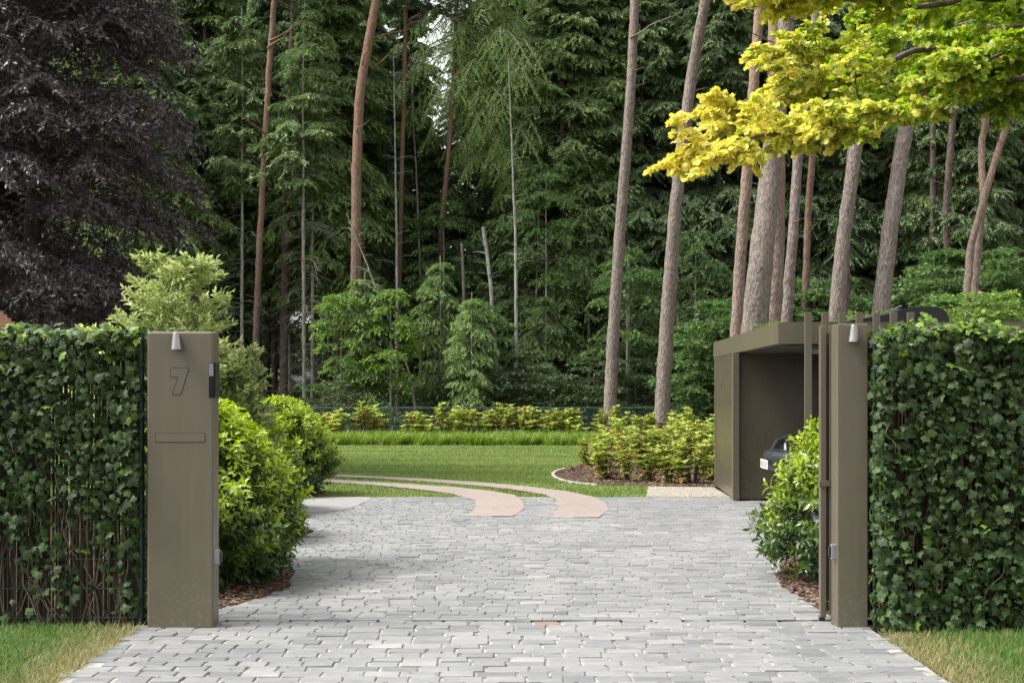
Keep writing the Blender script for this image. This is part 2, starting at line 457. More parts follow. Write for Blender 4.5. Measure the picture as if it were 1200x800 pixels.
# lawn
m, nt, b = mat('lawn'); n1 = noise(nt, 1.1, 5, stretch=(.35, 1.2, 1), rough=.6); n2 = noise(nt, 40, 4, rough=.7); n3 = noise(nt, .33, 3, stretch=(.3, 1, 1))
col = ramp(nt, [(.3, (.07, .12, .028)), (.5, (.115, .18, .04)), (.72, (.175, .235, .058))], n1).outputs[0]
col = mix(nt, .5, col, ramp(nt, [(.35, (.095, .155, .032)), (.62, (.18, .245, .06))], n3).outputs[0])
col = mix(nt, .55, col, ramp(nt, [(.3, (.35, .4, .3)), (.7, (1.0, 1.0, .9))], n2).outputs[0], 'MULTIPLY')
nt.links.new(col, b.inputs['Base Color']); b.inputs['Roughness'].default_value = .9; b.inputs['Specular IOR Level'].default_value = .1
bump(nt, b, n2, .9, .03); M['lawn'] = m
a = Acc(); LAWN = [(-30, 22.2), (3.3, 22.2), (3.3, 25), (9, 26), (9, 42.6), (-30, 42.6)]
sheet(a, LAWN, -.012); tag(a.obj('lawn', M['lawn']), kind='structure')
a = Acc(); sheet(a, [(-14, 3), (-2.50, 3), (-2.50, 10.05), (-14, 10.0)], -.010); sheet(a, [(2.40, 3), (14, 3), (14, 9.85), (2.42, 9.85)], -.010)
tag(a.obj('verge', M['earth']), kind='structure')

rg = np.random.default_rng(3)


def blades(acc, X, Y, h, wd, z=-.01, dry=None, lean=.35, r=rg, vv=None):
    n = len(X); az = r.uniform(0, 2 * PI, n)
    up = nrm(np.stack([np.cos(az) * lean * r.random(n), np.sin(az) * lean * r.random(n), np.ones(n)], -1))
    nn = np.stack([np.cos(az), np.sin(az), np.zeros(n)], -1)
    R = frames(up, nn); H = h * r.uniform(.6, 1.3, n)
    P = np.stack([X, Y, np.full(n, z)], -1)
    T = (A3([(-.5, 0, 0), (.5, 0, 0), (.34, .55, .08), (-.34, .55, .08), (0, 1, .3)]), np.array([(0, 1, 2), (0, 2, 3), (3, 2, 4)]))
    S = np.stack([np.full(n, wd) * r.uniform(.7, 1.3, n), H, H], -1)
    scatter(acc, T, P, R, S, r.random(n) if vv is None else np.clip(vv + r.normal(0, .15, n), 0, 1), dry if dry is not None else (r.random(n) < .06) * .8)


# lawn blades
a = Acc(); n = 90000; X = rg.uniform(-7, 6, n); Y = 22.2 + 20.3 * rg.random(n) ** 1.25
ok = inside(LAWN, X, Y) & ~inside(TR1, X, Y) & ~inside(TR2, X, Y) & ~inside(BED, X, Y) & ~inside(GRAVEL, X, Y) & ~inside(BEDL2, X, Y)
X, Y = X[ok], Y[ok]
dd = np.sin(X * .9 + Y * .4) * .5 + rg.random(len(X)) * .6
blades(a, X, Y, .042, .014, vv=.5 + .28 * np.sin(X * .8 + 2 * np.sin(Y * .5)) * np.sin(Y * .9 + X * .2) + .22 * np.sin(Y * 2.6 + X * .35), dry=np.clip(.15 + (dd > .85) * .35 * rg.random(len(X)), 0, 1))
tag(a.obj('grass', M['grass']), 'short mown green lawn beyond the paved drive', 'grass', kind='stuff')
# verge grass in front of the hedges
for side in (-1, 1):
    a = Acc(); n = 42000
    if side < 0:
        X = rg.uniform(-4.6, -2.49, n); Y = rg.uniform(7.6, 10.0, n); e = np.clip((X + 2.95) / .42, 0, 1)
    else:
        X = rg.uniform(2.41, 4.6, n); Y = rg.uniform(7.6, 9.72, n); e = np.clip((2.95 - X) / .5, 0, 1)
    keep = rg.random(n) > e * .35; X, Y, e = X[keep], Y[keep], e[keep]
    dry = np.clip((rg.random(len(X)) < (.06 + e * .8)) * rg.uniform(.5, 1, len(X)), 0, 1)
    blades(a, X, Y, .07, .0045, dry=dry, lean=1.2)
    tag(a.obj('grass', M['verge_grass']), 'tufted green grass with straw edge below the %s ivy hedge' % ('left' if side < 0 else 'right'), 'grass', kind='stuff')

# beds
for nm, P in (('bed', BED), ('bed', BEDL), ('bed', BEDL2), ('bed', BEDR)):
    a = Acc(); sheet(a, smooth_poly(P, 1) if P is BED else P, -.004); tag(a.obj('planting_bed', M['mulch']), kind='structure')


def chips(poly, n, x0, x1, y0, y1, lab, s=.03):
    X = rg.uniform(x0, x1, n); Y = rg.uniform(y0, y1, n); ok = inside(poly, X, Y); X, Y = X[ok], Y[ok]; n = len(X)
    t = nrm(rg.normal(size=(n, 3)) * [1, 1, .25]); nn = nrm(rg.normal(size=(n, 3)) * [.4, .4, 0] + [0, 0, 1])
    T = (A3([(-.2, 0, 0), (.2, 0, 0), (.2, 1, 0), (-.2, 1, 0), (-.15, .1, .2), (.15, .1, .2), (.15, .9, .2), (-.15, .9, .2)]),
         np.array([(4, 5, 6, 7), (0, 1, 5, 4), (1, 2, 6, 5), (2, 3, 7, 6), (3, 0, 4, 7)]))
    a = Acc(); scatter(a, T, np.stack([X, Y, rg.uniform(0, .015, n)], -1), frames(t, nn), rg.uniform(.5, 1.6, n) * s, rg.random(n))
    tag(a.obj('bark_chips', M['chip']), lab, 'bark chips', kind='stuff')


chips(BEDL, 9000, -3.2, -1.7, 10.3, 17, 'brown bark chips under the nearest left laurel bushes')
chips(BEDR, 6000, 2.0, 3.4, 10.3, 15.2, 'brown bark chips under the right laurel bush')
chips(BED, 16000, 1.0, 4.5, 22, 32, 'brown bark chips among the rhododendrons', .045)
chips(BEDL2, 2500, -4, -2.8, 21.2, 24, 'brown bark chips under the far left laurel bush')

# resin tracks, gravel, smooth slab
m, nt, b = mat('resin_gravel'); n1 = noise(nt, 90, 3, rough=.7); n2 = noise(nt, 1.5, 4)
col = ramp(nt, [(.36, (.10, .078, .066)), (.5, (.225, .183, .158)), (.64, (.40, .34, .30))], n1).outputs[0]
col = mix(nt, .3, col, ramp(nt, [(.3, (.22, .175, .15)), (.7, (.33, .28, .245))], n2).outputs[0])
nt.links.new(col, b.inputs['Base Color']); b.inputs['Roughness'].default_value = .85; bump(nt, b, n1, .5, .006); M['resin'] = m
for P in (TR1, TR2):
    a = Acc(); sheet(a, P, .006); tag(a.obj('wheel_track', M['resin']), kind='structure')
m, nt, b = mat('pale_gravel'); n1 = noise(nt, 55, 4, rough=.75)
nt.links.new(ramp(nt, [(.3, (.25, .22, .17)), (.6, (.50, .465, .395)), (.75, (.62, .59, .52))], n1).outputs[0], b.inputs['Base Color']); b.inputs['Roughness'].default_value = .9
bump(nt, b, n1, .8, .02); M['gravel'] = m
a = Acc(); sheet(a, GRAVEL, .002)
n = 5000; X = rg.uniform(2, 3.4, n); Y = rg.uniform(22.2, 24.6, n); ok = inside(GRAVEL, X, Y); X, Y = X[ok], Y[ok]; n = len(X)
T = (A3([(-.5, -.5, 0), (.5, -.5, 0), (.5, .5, 0), (-.5, .5, 0), (-.3, -.3, .5), (.3, -.3, .5), (.3, .3, .5), (-.3, .3, .5)]), np.array([(4, 5, 6, 7), (0, 1, 5, 4), (1, 2, 6, 5), (2, 3, 7, 6), (3, 0, 4, 7)]))
th = rg.normal(size=(n, 3)) * [1, 1, 0]
scatter(a, T, np.stack([X, Y, np.full(n, .0)], -1), frames(nrm(th), np.tile([0, 0, 1.], (n, 1))), rg.uniform(.012, .03, n), rg.random(n))
tag(a.obj('gravel', M['gravel']), kind='structure')
M['concrete'] = plain('smooth_slab', (.235, .232, .225), .8, var=.12, scale=3)
a = Acc(); SLAB = [G(*p) for p in [(352, 603), (345, 592), (340, 586), (380, 582.6), (440, 582.4), (425, 590), (405, 598)]]
sheet(a, smooth_poly(SLAB, 2), .009); tag(a.obj('path', M['concrete']), kind='structure')
# white stone edging of the bed
a = Acc()
ln = smooth_line([G(*p) for p in [(662, 549), (650, 552.5), (647, 556.5), (653, 561), (668, 565), (700, 568)]], 2)
for p0, p1 in zip(ln[:-1], ln[1:]):
    p0 = np.array(p0); p1 = np.array(p1); t = p1 - p0; L = np.linalg.norm(t); t /= L; nn = np.array([-t[1], t[0]]) * .03
    c = [p0 + nn, p1 - t * .01 + nn, p1 - t * .01 - nn, p0 - nn]
    V = [(q[0], q[1], -.02) for q in c] + [(q[0], q[1], .02) for q in c]
    a.add(V, [(4, 7, 6, 5), (0, 1, 5, 4), (1, 2, 6, 5), (2, 3, 7, 6), (3, 0, 4, 7)])
tag(a.obj('bed_edging', plain('edging_stone', (.42, .40, .36), .8)), 'pale curved stone edging at the tip of the rhododendron bed', 'edging')

# ------------------------------------------------------------------ DRIVEWAY stones
m, nt, b = mat('drive_stone')
c = ramp(nt, [(0, (.145, .148, .150)), (.3, (.192, .196, .197)), (.55, (.225, .227, .226)), (.8, (.262, .262, .257)), (1, (.31, .306, .297))], attr(nt, 'v')).outputs[0]
c = mix(nt, attr(nt, 'a'), c, (.24, .15, .105))
n1 = noise(nt, 26, 5, rough=.65, stretch=(.6, 1.3, 1)); n2 = noise(nt, .8, 4); n3 = noise(nt, 6, 4, stretch=(.7, 1.6, 1))
c = mix(nt, .55, c, ramp(nt, [(.3, (.68, .68, .69)), (.7, (1.06, 1.06, 1.04))], n1).outputs[0], 'MULTIPLY')
c = mix(nt, .6, c, ramp(nt, [(.3, (.72, .73, .75)), (.65, (1.12, 1.11, 1.08))], n2).outputs[0], 'MULTIPLY')
c = mix(nt, .6, c, ramp(nt, [(.35, (.78, .78, .80)), (.65, (1.1, 1.1, 1.08))], n3).outputs[0], 'MULTIPLY')
nt.links.new(c, b.inputs['Base Color']); b.inputs['Roughness'].default_value = .68; b.inputs['Specular IOR Level'].default_value = .35
bump(nt, b, n1, .45, .006); M['stone'] = m
m, nt, b = mat('joint_sand'); n1 = noise(nt, 1.7, 4, rough=.6); n2 = noise(nt, 9, 3, rough=.6)
sp = ramp(nt, [(.38, (.10, .095, .088)), (.54, (.40, .385, .355))], n2).outputs[0]
nt.links.new(mix(nt, .5, sp, ramp(nt, [(.4, (.07, .066, .062)), (.6, (.34, .325, .30))], n1).outputs[0]), b.inputs['Base Color'])
b.inputs['Roughness'].default_value = .95; M['joint'] = m
a = Acc(); sheet(a, DRIVE, -.006); tag(a.obj('driveway_bedding', M['joint']), kind='structure')


def stones(RW, LW, y0, y1, gx, gy, x0=-5, x1=12.2, seed=5):
    r = np.random.default_rng(seed); P = []
    y = y0; k = 0
    while y < y1:
        rw = RW * r.uniform(.93, 1.07); x = x0 - r.uniform(0, LW)
        while x < x1:
            lw = LW * r.uniform(.8, 1.2); P.append((x, y, lw, rw)); x += lw
        y += rw
    P = np.array(P); cx = P[:, 0] + P[:, 2] / 2; cyy = P[:, 1] + P[:, 3] / 2
    ok = inside(DRIVE, cx, cyy) & ~inside(TR1, cx, cyy) & ~inside(TR2, cx, cyy)
    P = P[ok]; n = len(P)
    x0_ = P[:, 0] + gx * r.uniform(.3, .8, n); x1_ = P[:, 0] + P[:, 2] - gx * r.uniform(.3, .8, n)
    y0_ = P[:, 1] + gy * .5; y1_ = P[:, 1] + P[:, 3] - gy * .5
    # irregular octagonal outline
    c = r.uniform(.05, .20, (n, 8)) * np.minimum(.035, (y1_ - y0_))[:, None]
    j = lambda s: r.normal(0, s, n)
    ring = np.stack([np.stack([x0_ + c[:, 0], y0_ + j(.0014)], -1), np.stack([x1_ - c[:, 1], y0_ + j(.0014)], -1),
                     np.stack([x1_ + j(.003), y0_ + c[:, 2]], -1), np.stack([x1_ + j(.003), y1_ - c[:, 3]], -1),
                     np.stack([x1_ - c[:, 4], y1_ + j(.0014)], -1), np.stack([x0_ + c[:, 5], y1_ + j(.0014)], -1),
                     np.stack([x0_ + j(.003), y1_ - c[:, 6]], -1), np.stack([x0_ + j(.003), y0_ + c[:, 7]], -1)], 1)
    cen = ring.mean(1, keepdims=True)
    zt = r.normal(.002, .0022, n); sx = r.normal(0, .008, n); sy = r.normal(0, .012, n)
    def zof(q): return zt[:, None] + (q[..., 0] - cen[..., 0]) * sx[:, None] + (q[..., 1] - cen[..., 1]) * sy[:, None]
    inner = cen + (ring - cen) * np.array([.94, .88])
    top = np.concatenate([inner, zof(inner)[..., None] + .001], -1)
    mid = np.concatenate([ring, zof(ring)[..., None] - .003], -1)
    low = np.concatenate([ring, np.full((n, 8, 1), -.02)], -1)
    V = np.concatenate([low, mid, top], 1)
    i = np.arange(8); i2 = (i + 1) % 8
    T4 = np.concatenate([np.stack([i, i2, i2 + 8, i + 8], -1), np.stack([i + 8, i2 + 8, i2 + 16, i + 16], -1)])
    T8 = np.array([[16, 17, 18, 19, 20, 21, 22, 23]])
    base = (np.arange(n) * 24)[:, None, None]
    v = np.clip(.52 + r.normal(0, .17, n), 0, 1); red = ((r.random(n) < .003) * r.uniform(.1, .35, n))
    k = np.argmin((cx[ok] - .23) ** 2 * .3 + (cyy[ok] - 10.2) ** 2)
    if y0 < 8: red[k] = .9
    acc = Acc(); acc.V.append(V.reshape(-1, 3)); acc.n = len(V) * 24
    acc.F += [(T4[None] + base).reshape(-1, 4), (T8[None] + base).reshape(-1, 8)]
    acc.A += [np.repeat(v, 16), v]; acc.B += [np.repeat(red, 16), red]
    return acc


a1 = stones(.15, .215, 5.5, 10.27, .016, .0055, seed=5)
a2 = stones(.128, .19, 10.33, 22.2, .012, .006, seed=6)
a1.merge(a2); tag(a1.obj('driveway', M['stone']), kind='structure')
# white sand crumbs in the stone corners (a real scatter in the joints)
n = 520; X = rg.uniform(-4, 3.5, n); Y = 8.2 + 13 * rg.random(n) ** 1.4; ok = inside(DRIVE, X, Y); X, Y = X[ok], Y[ok]; n = len(X)
a = Acc(); scatter(a, T_OVAL, np.stack([X, Y, np.full(n, .009)], -1), frames(nrm(rg.normal(size=(n, 3)) * [1, 1, .15]), nrm(rg.normal(size=(n, 3)) * .3 + [0, 0, 1])), rg.uniform(.01, .032, n), rg.random(n))
tag(a.obj('leaf_litter', M['chip']), 'tiny dry leaves and needles scattered over the paved drive', 'litter', kind='stuff')
# guide rail slot of the gate
a = Acc(); bx(a, -2.0, 2.30, 10.272, 10.328, -.03, -.004); bx(a, -2.0, 2.30, 10.29, 10.31, -.004, .004)
tag(a.obj('gate_rail', M['black']), 'thin dark gate rail set across the paved drive', 'gate rail')

# ------------------------------------------------------------------ PILLARS
def cone_lamp(parent, x, y, z):
    a = Acc(); n = 28; rings = [(.0, .112, .0), (.020, .112, .0), (.022, .108, 0), (.039, .0, 0), (.0375, -.001, 0), (.034, .006, 0), (.0, .008, 0)]
    V = []
    for r_, h_, _ in rings: V += [(x + r_ * math.cos(t), y - .044 + r_ * math.sin(t), z + h_) for t in np.arange(n) * 2 * PI / n]
    i, j = np.meshgrid(np.arange(len(rings) - 1), np.arange(n), indexing='ij'); i = i.ravel(); j = j.ravel(); j2 = (j + 1) % n
    a.add(V, np.stack([i * n + j, (i + 1) * n + j, (i + 1) * n + j2, i * n + j2], -1))
    l = a.obj('wall_lamp', M['steel'], parent, smooth=False)
    a = Acc(); bx(a, x - .018, x + .018, y - .03, y + .002, z + .03, z + .085, .003); a.obj('bracket', M['steel'], l)
    a = Acc(); bx(a, x - .012, x + .012, y - .052, y - .030, z + .001, z + .0075); a.obj('bulb', plain('lamp_lens', (.6, .58, .5), .3), l)


lp = thing('gate_pillar', (0, 0, 0), 'wide bronze-coloured gate pillar engraved with the number 7', 'gate pillar', 'bronze gate pillars')
lp.location = (-2.242, 10.1, 0); ox, oy = -2.242, 10.1
a = Acc(); bx(a, -2.467 - ox, -2.017 - ox, 10.0 - oy, 10.2 - oy, -.02, 2.0, .016); a.obj('pillar_body', M['bronze'], lp, smooth=False)


def seven(g):
    P = [(312, 378), (437, 378), (380, 565), (322, 565), (365, 440), (308, 440)]
    P = [((x / 6.154 + 150 - 600) / 173.5 - ox, HC - (y / 6.154 + 370 - HY) / 173.5) for x, y in P]
    P = np.array(P); c = P.mean(0)
    n = len(P); out = []
    for i in range(n):
        e0 = P[i] - P[i - 1]; e1 = P[(i + 1) % n] - P[i]
        n0 = np.array([e0[1], -e0[0]]) / np.linalg.norm(e0); n1 = np.array([e1[1], -e1[0]]) / np.linalg.norm(e1)
        mm = (n0 + n1) / (1 + n0 @ n1); out.append(tuple(P[i] + mm * g))
    return out


def area(P): return sum(P[i][0] * P[(i + 1) % len(P)][1] - P[(i + 1) % len(P)][0] * P[i][1] for i in range(len(P)))


sg = 1 if abs(area(seven(.004))) > abs(area(seven(0))) else -1
a = Acc(); prism(a, seven(.0045 * sg), 'y', 9.9985 - oy, 10.004 - oy); nb = a.obj('house_number', M['groove'], lp)
a = Acc(); prism(a, seven(0), 'y', 9.9972 - oy, 10.004 - oy); a.obj('number_face', M['bronze'], nb)
# letter slot
x0, x1 = (182.5 - 600) / 173.5 - ox, (240 - 600) / 173.5 - ox; z0, z1 = HC - (517.5 - HY) / 173.5, HC - (508 - HY) / 173.5
a = Acc(); bx(a, x0 - .004, x1 + .004, 9.9985 - oy, 10.004 - oy, z0 - .004, z1 + .004); ls = a.obj('letter_slot', M['groove'], lp)
a = Acc(); bx(a, x0, x1, 9.997 - oy, 10.004 - oy, z0, z1, .001); a.obj('flap', M['bronze'], ls)
# intercom on the inner face
ix = -2.017 - ox
a = Acc(); bx(a, ix - .004, ix + .010, 10.02 - oy, 10.17 - oy, HC - (466 - HY) / 173.5, HC - (425 - HY) / 173.5 + .005, .002); ic = a.obj('intercom', M['black'], lp)
a = Acc(); bx(a, ix - .03, ix + .003, 9.996 - oy, 10.004 - oy, HC - (466 - HY) / 173.5, HC - (425 - HY) / 173.5, .001); a.obj('intercom_panel', M['glassy'], ic)
a = Acc(); bx(a, ix - .028, ix + .001, 9.9945 - oy, 9.999 - oy, HC - (440.5 - HY) / 173.5, HC - (426 - HY) / 173.5, .001); a.obj('button', M['grey_plastic'], ic)
cone_lamp(lp, (208.3 - 600) / 173.5 - ox, 10.0 - oy, HC - (409.5 - HY) / 173.5)


def photocell(parent, x, y, z, s):
    a = Acc(); bx(a, x - .026, x + .026, y - .02, y + .02, z - .052, z + .052, .006); c = a.obj('photocell', M['grey_plastic'], parent)
    a = Acc(); bx(a, x - .027 + s * .014, x + .027 + s * .014, y - .014, y + .014, z - .036, z + .036, .004); a.obj('photocell_lens', M['black'], c)


photocell(lp, ix + .012, 10.035 - oy, HC - (652.5 - HY) / 173.5, 1)
rp = thing('gate_pillar', (2.303, 10.1, 0), 'narrow bronze-coloured gate pillar beside the right ivy hedge', 'gate pillar', 'bronze gate pillars'); ox = 2.303
a = Acc(); bx(a, 2.198 - ox, 2.405 - ox, 10.0 - oy, 10.2 - oy, -.02, 2.052, .007); a.obj('pillar_body', M['bronze'], rp)
cone_lamp(rp, (999 - 600) / 173.5 - ox, 10.0 - oy, HC - (400.5 - HY) / 173.5)
photocell(rp, 2.198 - ox - .008, 10.05 - oy, HC - (647 - HY) / 173.5, -1)
a = Acc(); bx(a, (1009.5 - 600) / 173.5 - ox, (1010.8 - 600) / 173.5 - ox, 9.996 - oy, 10.002 - oy, HC - (424.4 - HY) / 173.5, HC - (423 - HY) / 173.5); a.obj('screw', M['steel'], rp)

# sliding gate, open behind the right pillar
gt = thing('sliding_gate', (3.6, 10.3, 0), 'bronze slatted sliding gate standing open behind the right pillar', 'gate')
gx = 3.6
a = Acc(); bx(a, 2.140 - gx, 2.182 - gx, 10.27 - 10.3, 10.33 - 10.3, .03, 2.05, .004); a.obj('stile', M['bronze'], gt)
a = Acc(); bx(a, 5.6 - gx, 5.64 - gx, -.03, .03, .03, 2.05, .004); a.obj('stile', M['bronze'], gt)
for z in (.10, 1.97):
    a = Acc(); bx(a, 2.184 - gx, 5.598 - gx, .004, .03, z - .03, z + .03, .003); a.obj('rail', M['bronze'], gt)
a = Acc(); bx(a, 2.184 - gx, 5.598 - gx, .012, .022, .14, 1.935); a.obj('infill_panel', M['bronze_wall'], gt)
sl0 = None
for k in range(39):
    x = 2.215 + k * .087
    if sl0 is None:
        a = Acc(); bx(a, -.012, .012, -.03, .002, .05, 2.05, .003); sl0 = a.obj('slat', M['bronze'], gt); o = sl0
    else:
        o = sl0.copy(); COL.objects.link(o); o.parent = gt
    o.location = (x - gx, 0, 0)
a = Acc(); zz = HC - (566 - HY) / F * 10.3; bx(a, 2.134 - gx, 2.21 - gx, -.042, -.031, zz - .02, zz + .02, .002); bx(a, 2.134 - gx, 2.139 - gx, -.042, .03, zz - .02, zz + .02, .001); a.obj('latch_bracket', M['bronze'], gt)
for x in (2.155, 2.24):
    a = Acc(); bx(a, x - gx - .02, x - gx + .02, -.02, .02, .0045, .028, .004); a.obj('roller', M['black'], gt)

# ------------------------------------------------------------------ IVY HEDGES
def ivy_hedge(X0, X1, Yf, H, seed, sparse_low, label, shoots, topvar=0.0):
    r = np.random.default_rng(seed)
    cx = (X0 + X1) / 2
    root = thing('ivy_hedge', (cx, Yf + .15, 0), label, 'hedge', 'ivy hedges beside the gate')
    oy = Yf + .15
    # brushwood screen inside
    a = Acc(); k = int((X1 - X0) / .011)
    xs = np.linspace(X0 + .04, X1 - .05, k) - cx
    C = np.zeros((k, 5, 3)); C[:, :, 0] = xs[:, None] + np.cumsum(r.normal(0, .003, (k, 5)), 1)
    C[:, :, 1] = .02 + r.normal(0, .01, (k, 1)) + r.normal(0, .003, (k, 5)); C[:, :, 2] = np.linspace(.0, H - .12, 5)[None]
    tubes(a, C, np.full((k, 5), .0075), 4, np.repeat(r.random(k), 16))
    a.obj('brushwood_screen', foliage('brushwood', (.022, .014, .009), (.05, .032, .02), (.09, .06, .04), trans=0, rough=.9, rand=0), root)
    # stems
    a = Acc(); ns = int((X1 - X0) * 34); K = 14
    x = r.uniform(X0 + .05, X1 - .05, ns) - cx; t = np.linspace(0, 1, K)
    C = np.zeros((ns, K, 3)); wob = np.cumsum(r.normal(0, .028, (ns, K)), 1)
    C[:, :, 0] = x[:, None] + wob + r.normal(0, .12, (ns, 1)) * np.sin(t * PI)[None]
    hh = r.uniform(.6, 1.0, (ns, 1)) * (H - .1)
    C[:, :, 0] = C[:, :, 0].clip(X0 + .03 - cx, X1 - .03 - cx)
    C[:, :, 1] = -.045 + np.cumsum(r.normal(0, .008, (ns, K)), 1).clip(-.06, .03); C[:, :, 2] = t[None] * hh
    tubes(a, C, r.uniform(.002, .0065, (ns, 1)) * (1 - .55 * t)[None], 5, np.repeat(r.random(ns), (K - 1) * 5))
    ns = int((X1 - X0) * 7); x = r.uniform(X0 + .1, X1 - .1, ns) - cx; hh = r.uniform(.15, .5, (ns, 1)); z0_ = r.uniform(.1, H - .5, (ns, 1))
    C = np.zeros((ns, K, 3)); C[:, :, 0] = (x[:, None] + np.cumsum(r.normal(0, .02, (ns, K)), 1) + r.normal(0, .1, (ns, 1)) * t[None]).clip(X0 + .03 - cx, X1 - .03 - cx)
    C[:, :, 1] = -.14 + .09 * (t[None] - .5) ** 2 * 4 + r.normal(0, .004, (ns, K)); C[:, :, 2] = z0_ + t[None] * hh
    tubes(a, C, r.uniform(.002, .004, (ns, 1)) * (1 - .5 * t)[None], 5, np.repeat(r.uniform(.5, 1, ns), (K - 1) * 5))
    a.obj('stems', foliage('ivy_stems', (.10, .07, .05), (.17, .125, .09), (.27, .21, .16), trans=0, rough=.85, rand=0), root)
    # leaves
    a = Acc()
    def put(n, x, y, z, out, size, young):
        nn = nrm(out + r.normal(0, .55, (n, 3))); t = nrm(np.stack([r.normal(0, .55, n), np.full(n, -.25), -np.ones(n) * r.uniform(.2, 1.1, n)], -1))
        P = np.stack([x - cx, y - oy, z], -1)
        t = nrm(t - nn * (t * nn).sum(-1, keepdims=True))
        scatter(a, T_IVY, P - t * size[:, None] * .4, frames(t, nn), size, np.clip(r.normal(.45, .25, n), 0, 1), young)
    dens = 1500; area = (X1 - X0) * H; n = int(area * dens)
    x = r.uniform(X0, X1, n); z = r.uniform(.02, H, n)
    # clustered along the stems, sparse where the screen shows
    g = np.sin(x * 9 + np.sin(z * 5 + x * 3) * 1.5) * .5 + np.sin(z * 7 + x * 5 + 1.3) * .5
    pr = np.clip(.85 + .35 * g, .4, 1) if not sparse_low else np.clip((.24 + .34 * g + np.clip((z - .55) / .8, -.15, 1) * .8), .08, 1)
    ok = r.random(n) < pr; x, z = x[ok], z[ok]; n = len(x)
    dep = r.uniform(-.10, .05, n) + (.05 * np.sin(x * 4.3 + z * 3.1)) - .02
    out = np.tile([0, -1, .55], (n, 1)).astype(float)
    size = .028 + .05 * r.random(n)
    young = (r.random(n) < .03 + .10 * np.clip((z - H + .15) / .15, 0, 1)) * r.uniform(.3, .9, n)
    put(n, x, Yf + .06 + dep, z, out, size, young)
    # top
    n = int((X1 - X0) * 620); x = r.uniform(X0, X1, n); y = r.uniform(Yf - .05, Yf + .38, n)
    z = H + .02 * np.sin(x * 7) + r.normal(0, .028, n) - topvar * np.clip((x - X0) / (X1 - X0), 0, 1)
    put(n, x, y, z, np.tile([0, -.5, 1], (n, 1)).astype(float), r.uniform(.035, .075, n), (r.random(n) < .55) * r.uniform(.2, .9, n))
    # ends
    for xe, sx in ((X0, -1), (X1, 1)):
        n = int(.35 * H * 420); y = r.uniform(Yf, Yf + .35, n); z = r.uniform(.05, H, n)
        put(n, np.full(n, xe) + r.normal(0, .012, n) - sx * .01, y, z, np.tile([sx, -.4, .4], (n, 1)).astype(float), r.uniform(.04, .07, n), (r.random(n) < .05) * .5)
    # young shoots standing up out of the top
    for (sx_, sz_, yy) in shoots:
        m_ = 26; u = r.random(m_); P0 = np.array([sx_, Yf + yy, H - .05 - topvar * .3]); hgt = sz_
        x = P0[0] + r.normal(0, .05, m_) * (1 - .3 * u) + .05 * u; y = P0[1] + r.normal(0, .05, m_); z = P0[2] + u * hgt
        put(m_, x, y, z, np.tile([0, -.6, .8], (m_, 1)).astype(float), r.uniform(.03, .058, m_), r.uniform(.35, 1, m_))
    a.obj('leaves', M['ivy_leaf'], root)
    return root


ivy_hedge(-5.2, -2.535, 10.05, 1.97, 11, True, 'left ivy hedge with bare stems and brown screen showing low down', [(-4.0, .08, .1), (-3.3, .1, .1), (-2.8, .12, .12), (-4.6, .08, .1)])
ivy_hedge(2.425, 5.4, 9.78, 1.985, 12, False, 'dense dark ivy hedge right of the narrow pillar', [(2.72, .2, .1), (2.58, .12, .05), (3.0, .15, .15), (3.12, .22, .2), (3.2, .14, .1), (2.85, .1, .1), (3.5, .1, .1)], topvar=.05)


def mesh_fence(X0, X1, Y, H, posts, label, pr=.024, wire=.0022, pitch=.05, hp=.2, top_wire=.002):
    cx = (X0 + X1) / 2
    root = thing('mesh_fence', (cx, Y, 0), label, 'fence', 'green mesh fences')
    for x in posts:
        a = Acc(); tube1(a, [(x - cx, 0, -.05), (x - cx, 0, H), (x - cx, 0, H + .004)], [pr, pr, .001], 12); a.obj('post', M['post_green'], root, smooth=False)
    a = Acc(); xs = np.arange(X0, X1, pitch) - cx; k = len(xs)
    C = np.zeros((k, 2, 3)); C[:, :, 0] = xs[:, None]; C[:, 1, 2] = H - .02; C[:, 0, 2] = .03; tubes(a, C, np.full((k, 2), wire), 4)
    zs = np.append(np.arange(.05, H, hp), H - .02); k = len(zs); C = np.zeros((k, 2, 3)); C[:, :, 2] = zs[:, None]; C[:, 0, 0] = X0 - cx; C[:, 1, 0] = X1 - cx; C[:, :, 1] = .004
    Rz = np.full((k, 2), wire * 1.3); Rz[-1] = max(wire * 1.3, top_wire); tubes(a, C, Rz, 4); a.obj('wire_mesh', M['wire'], root)
    return root


mesh_fence(-5.2, -2.50, 10.12, 2.0, [-2.535, -5.0], 'green steel mesh fence with round post behind the left ivy')
mesh_fence(2.43, 5.4, 9.96, 1.95, [2.44, 5.0], 'green steel mesh fence holding the right ivy beside the pillar', pr=.011)


# ------------------------------------------------------------------ generic plants
def curve_pts(C, s):
    B, K, _ = C.shape; u = s * (K - 1); i = np.clip(u.astype(int), 0, K - 2); f = (u - i)[..., None]; bi = np.arange(B)[:, None]
    p = C[bi, i] * (1 - f) + C[bi, i + 1] * f; t = nrm(C[bi, i + 1] - C[bi, i]); return p, t


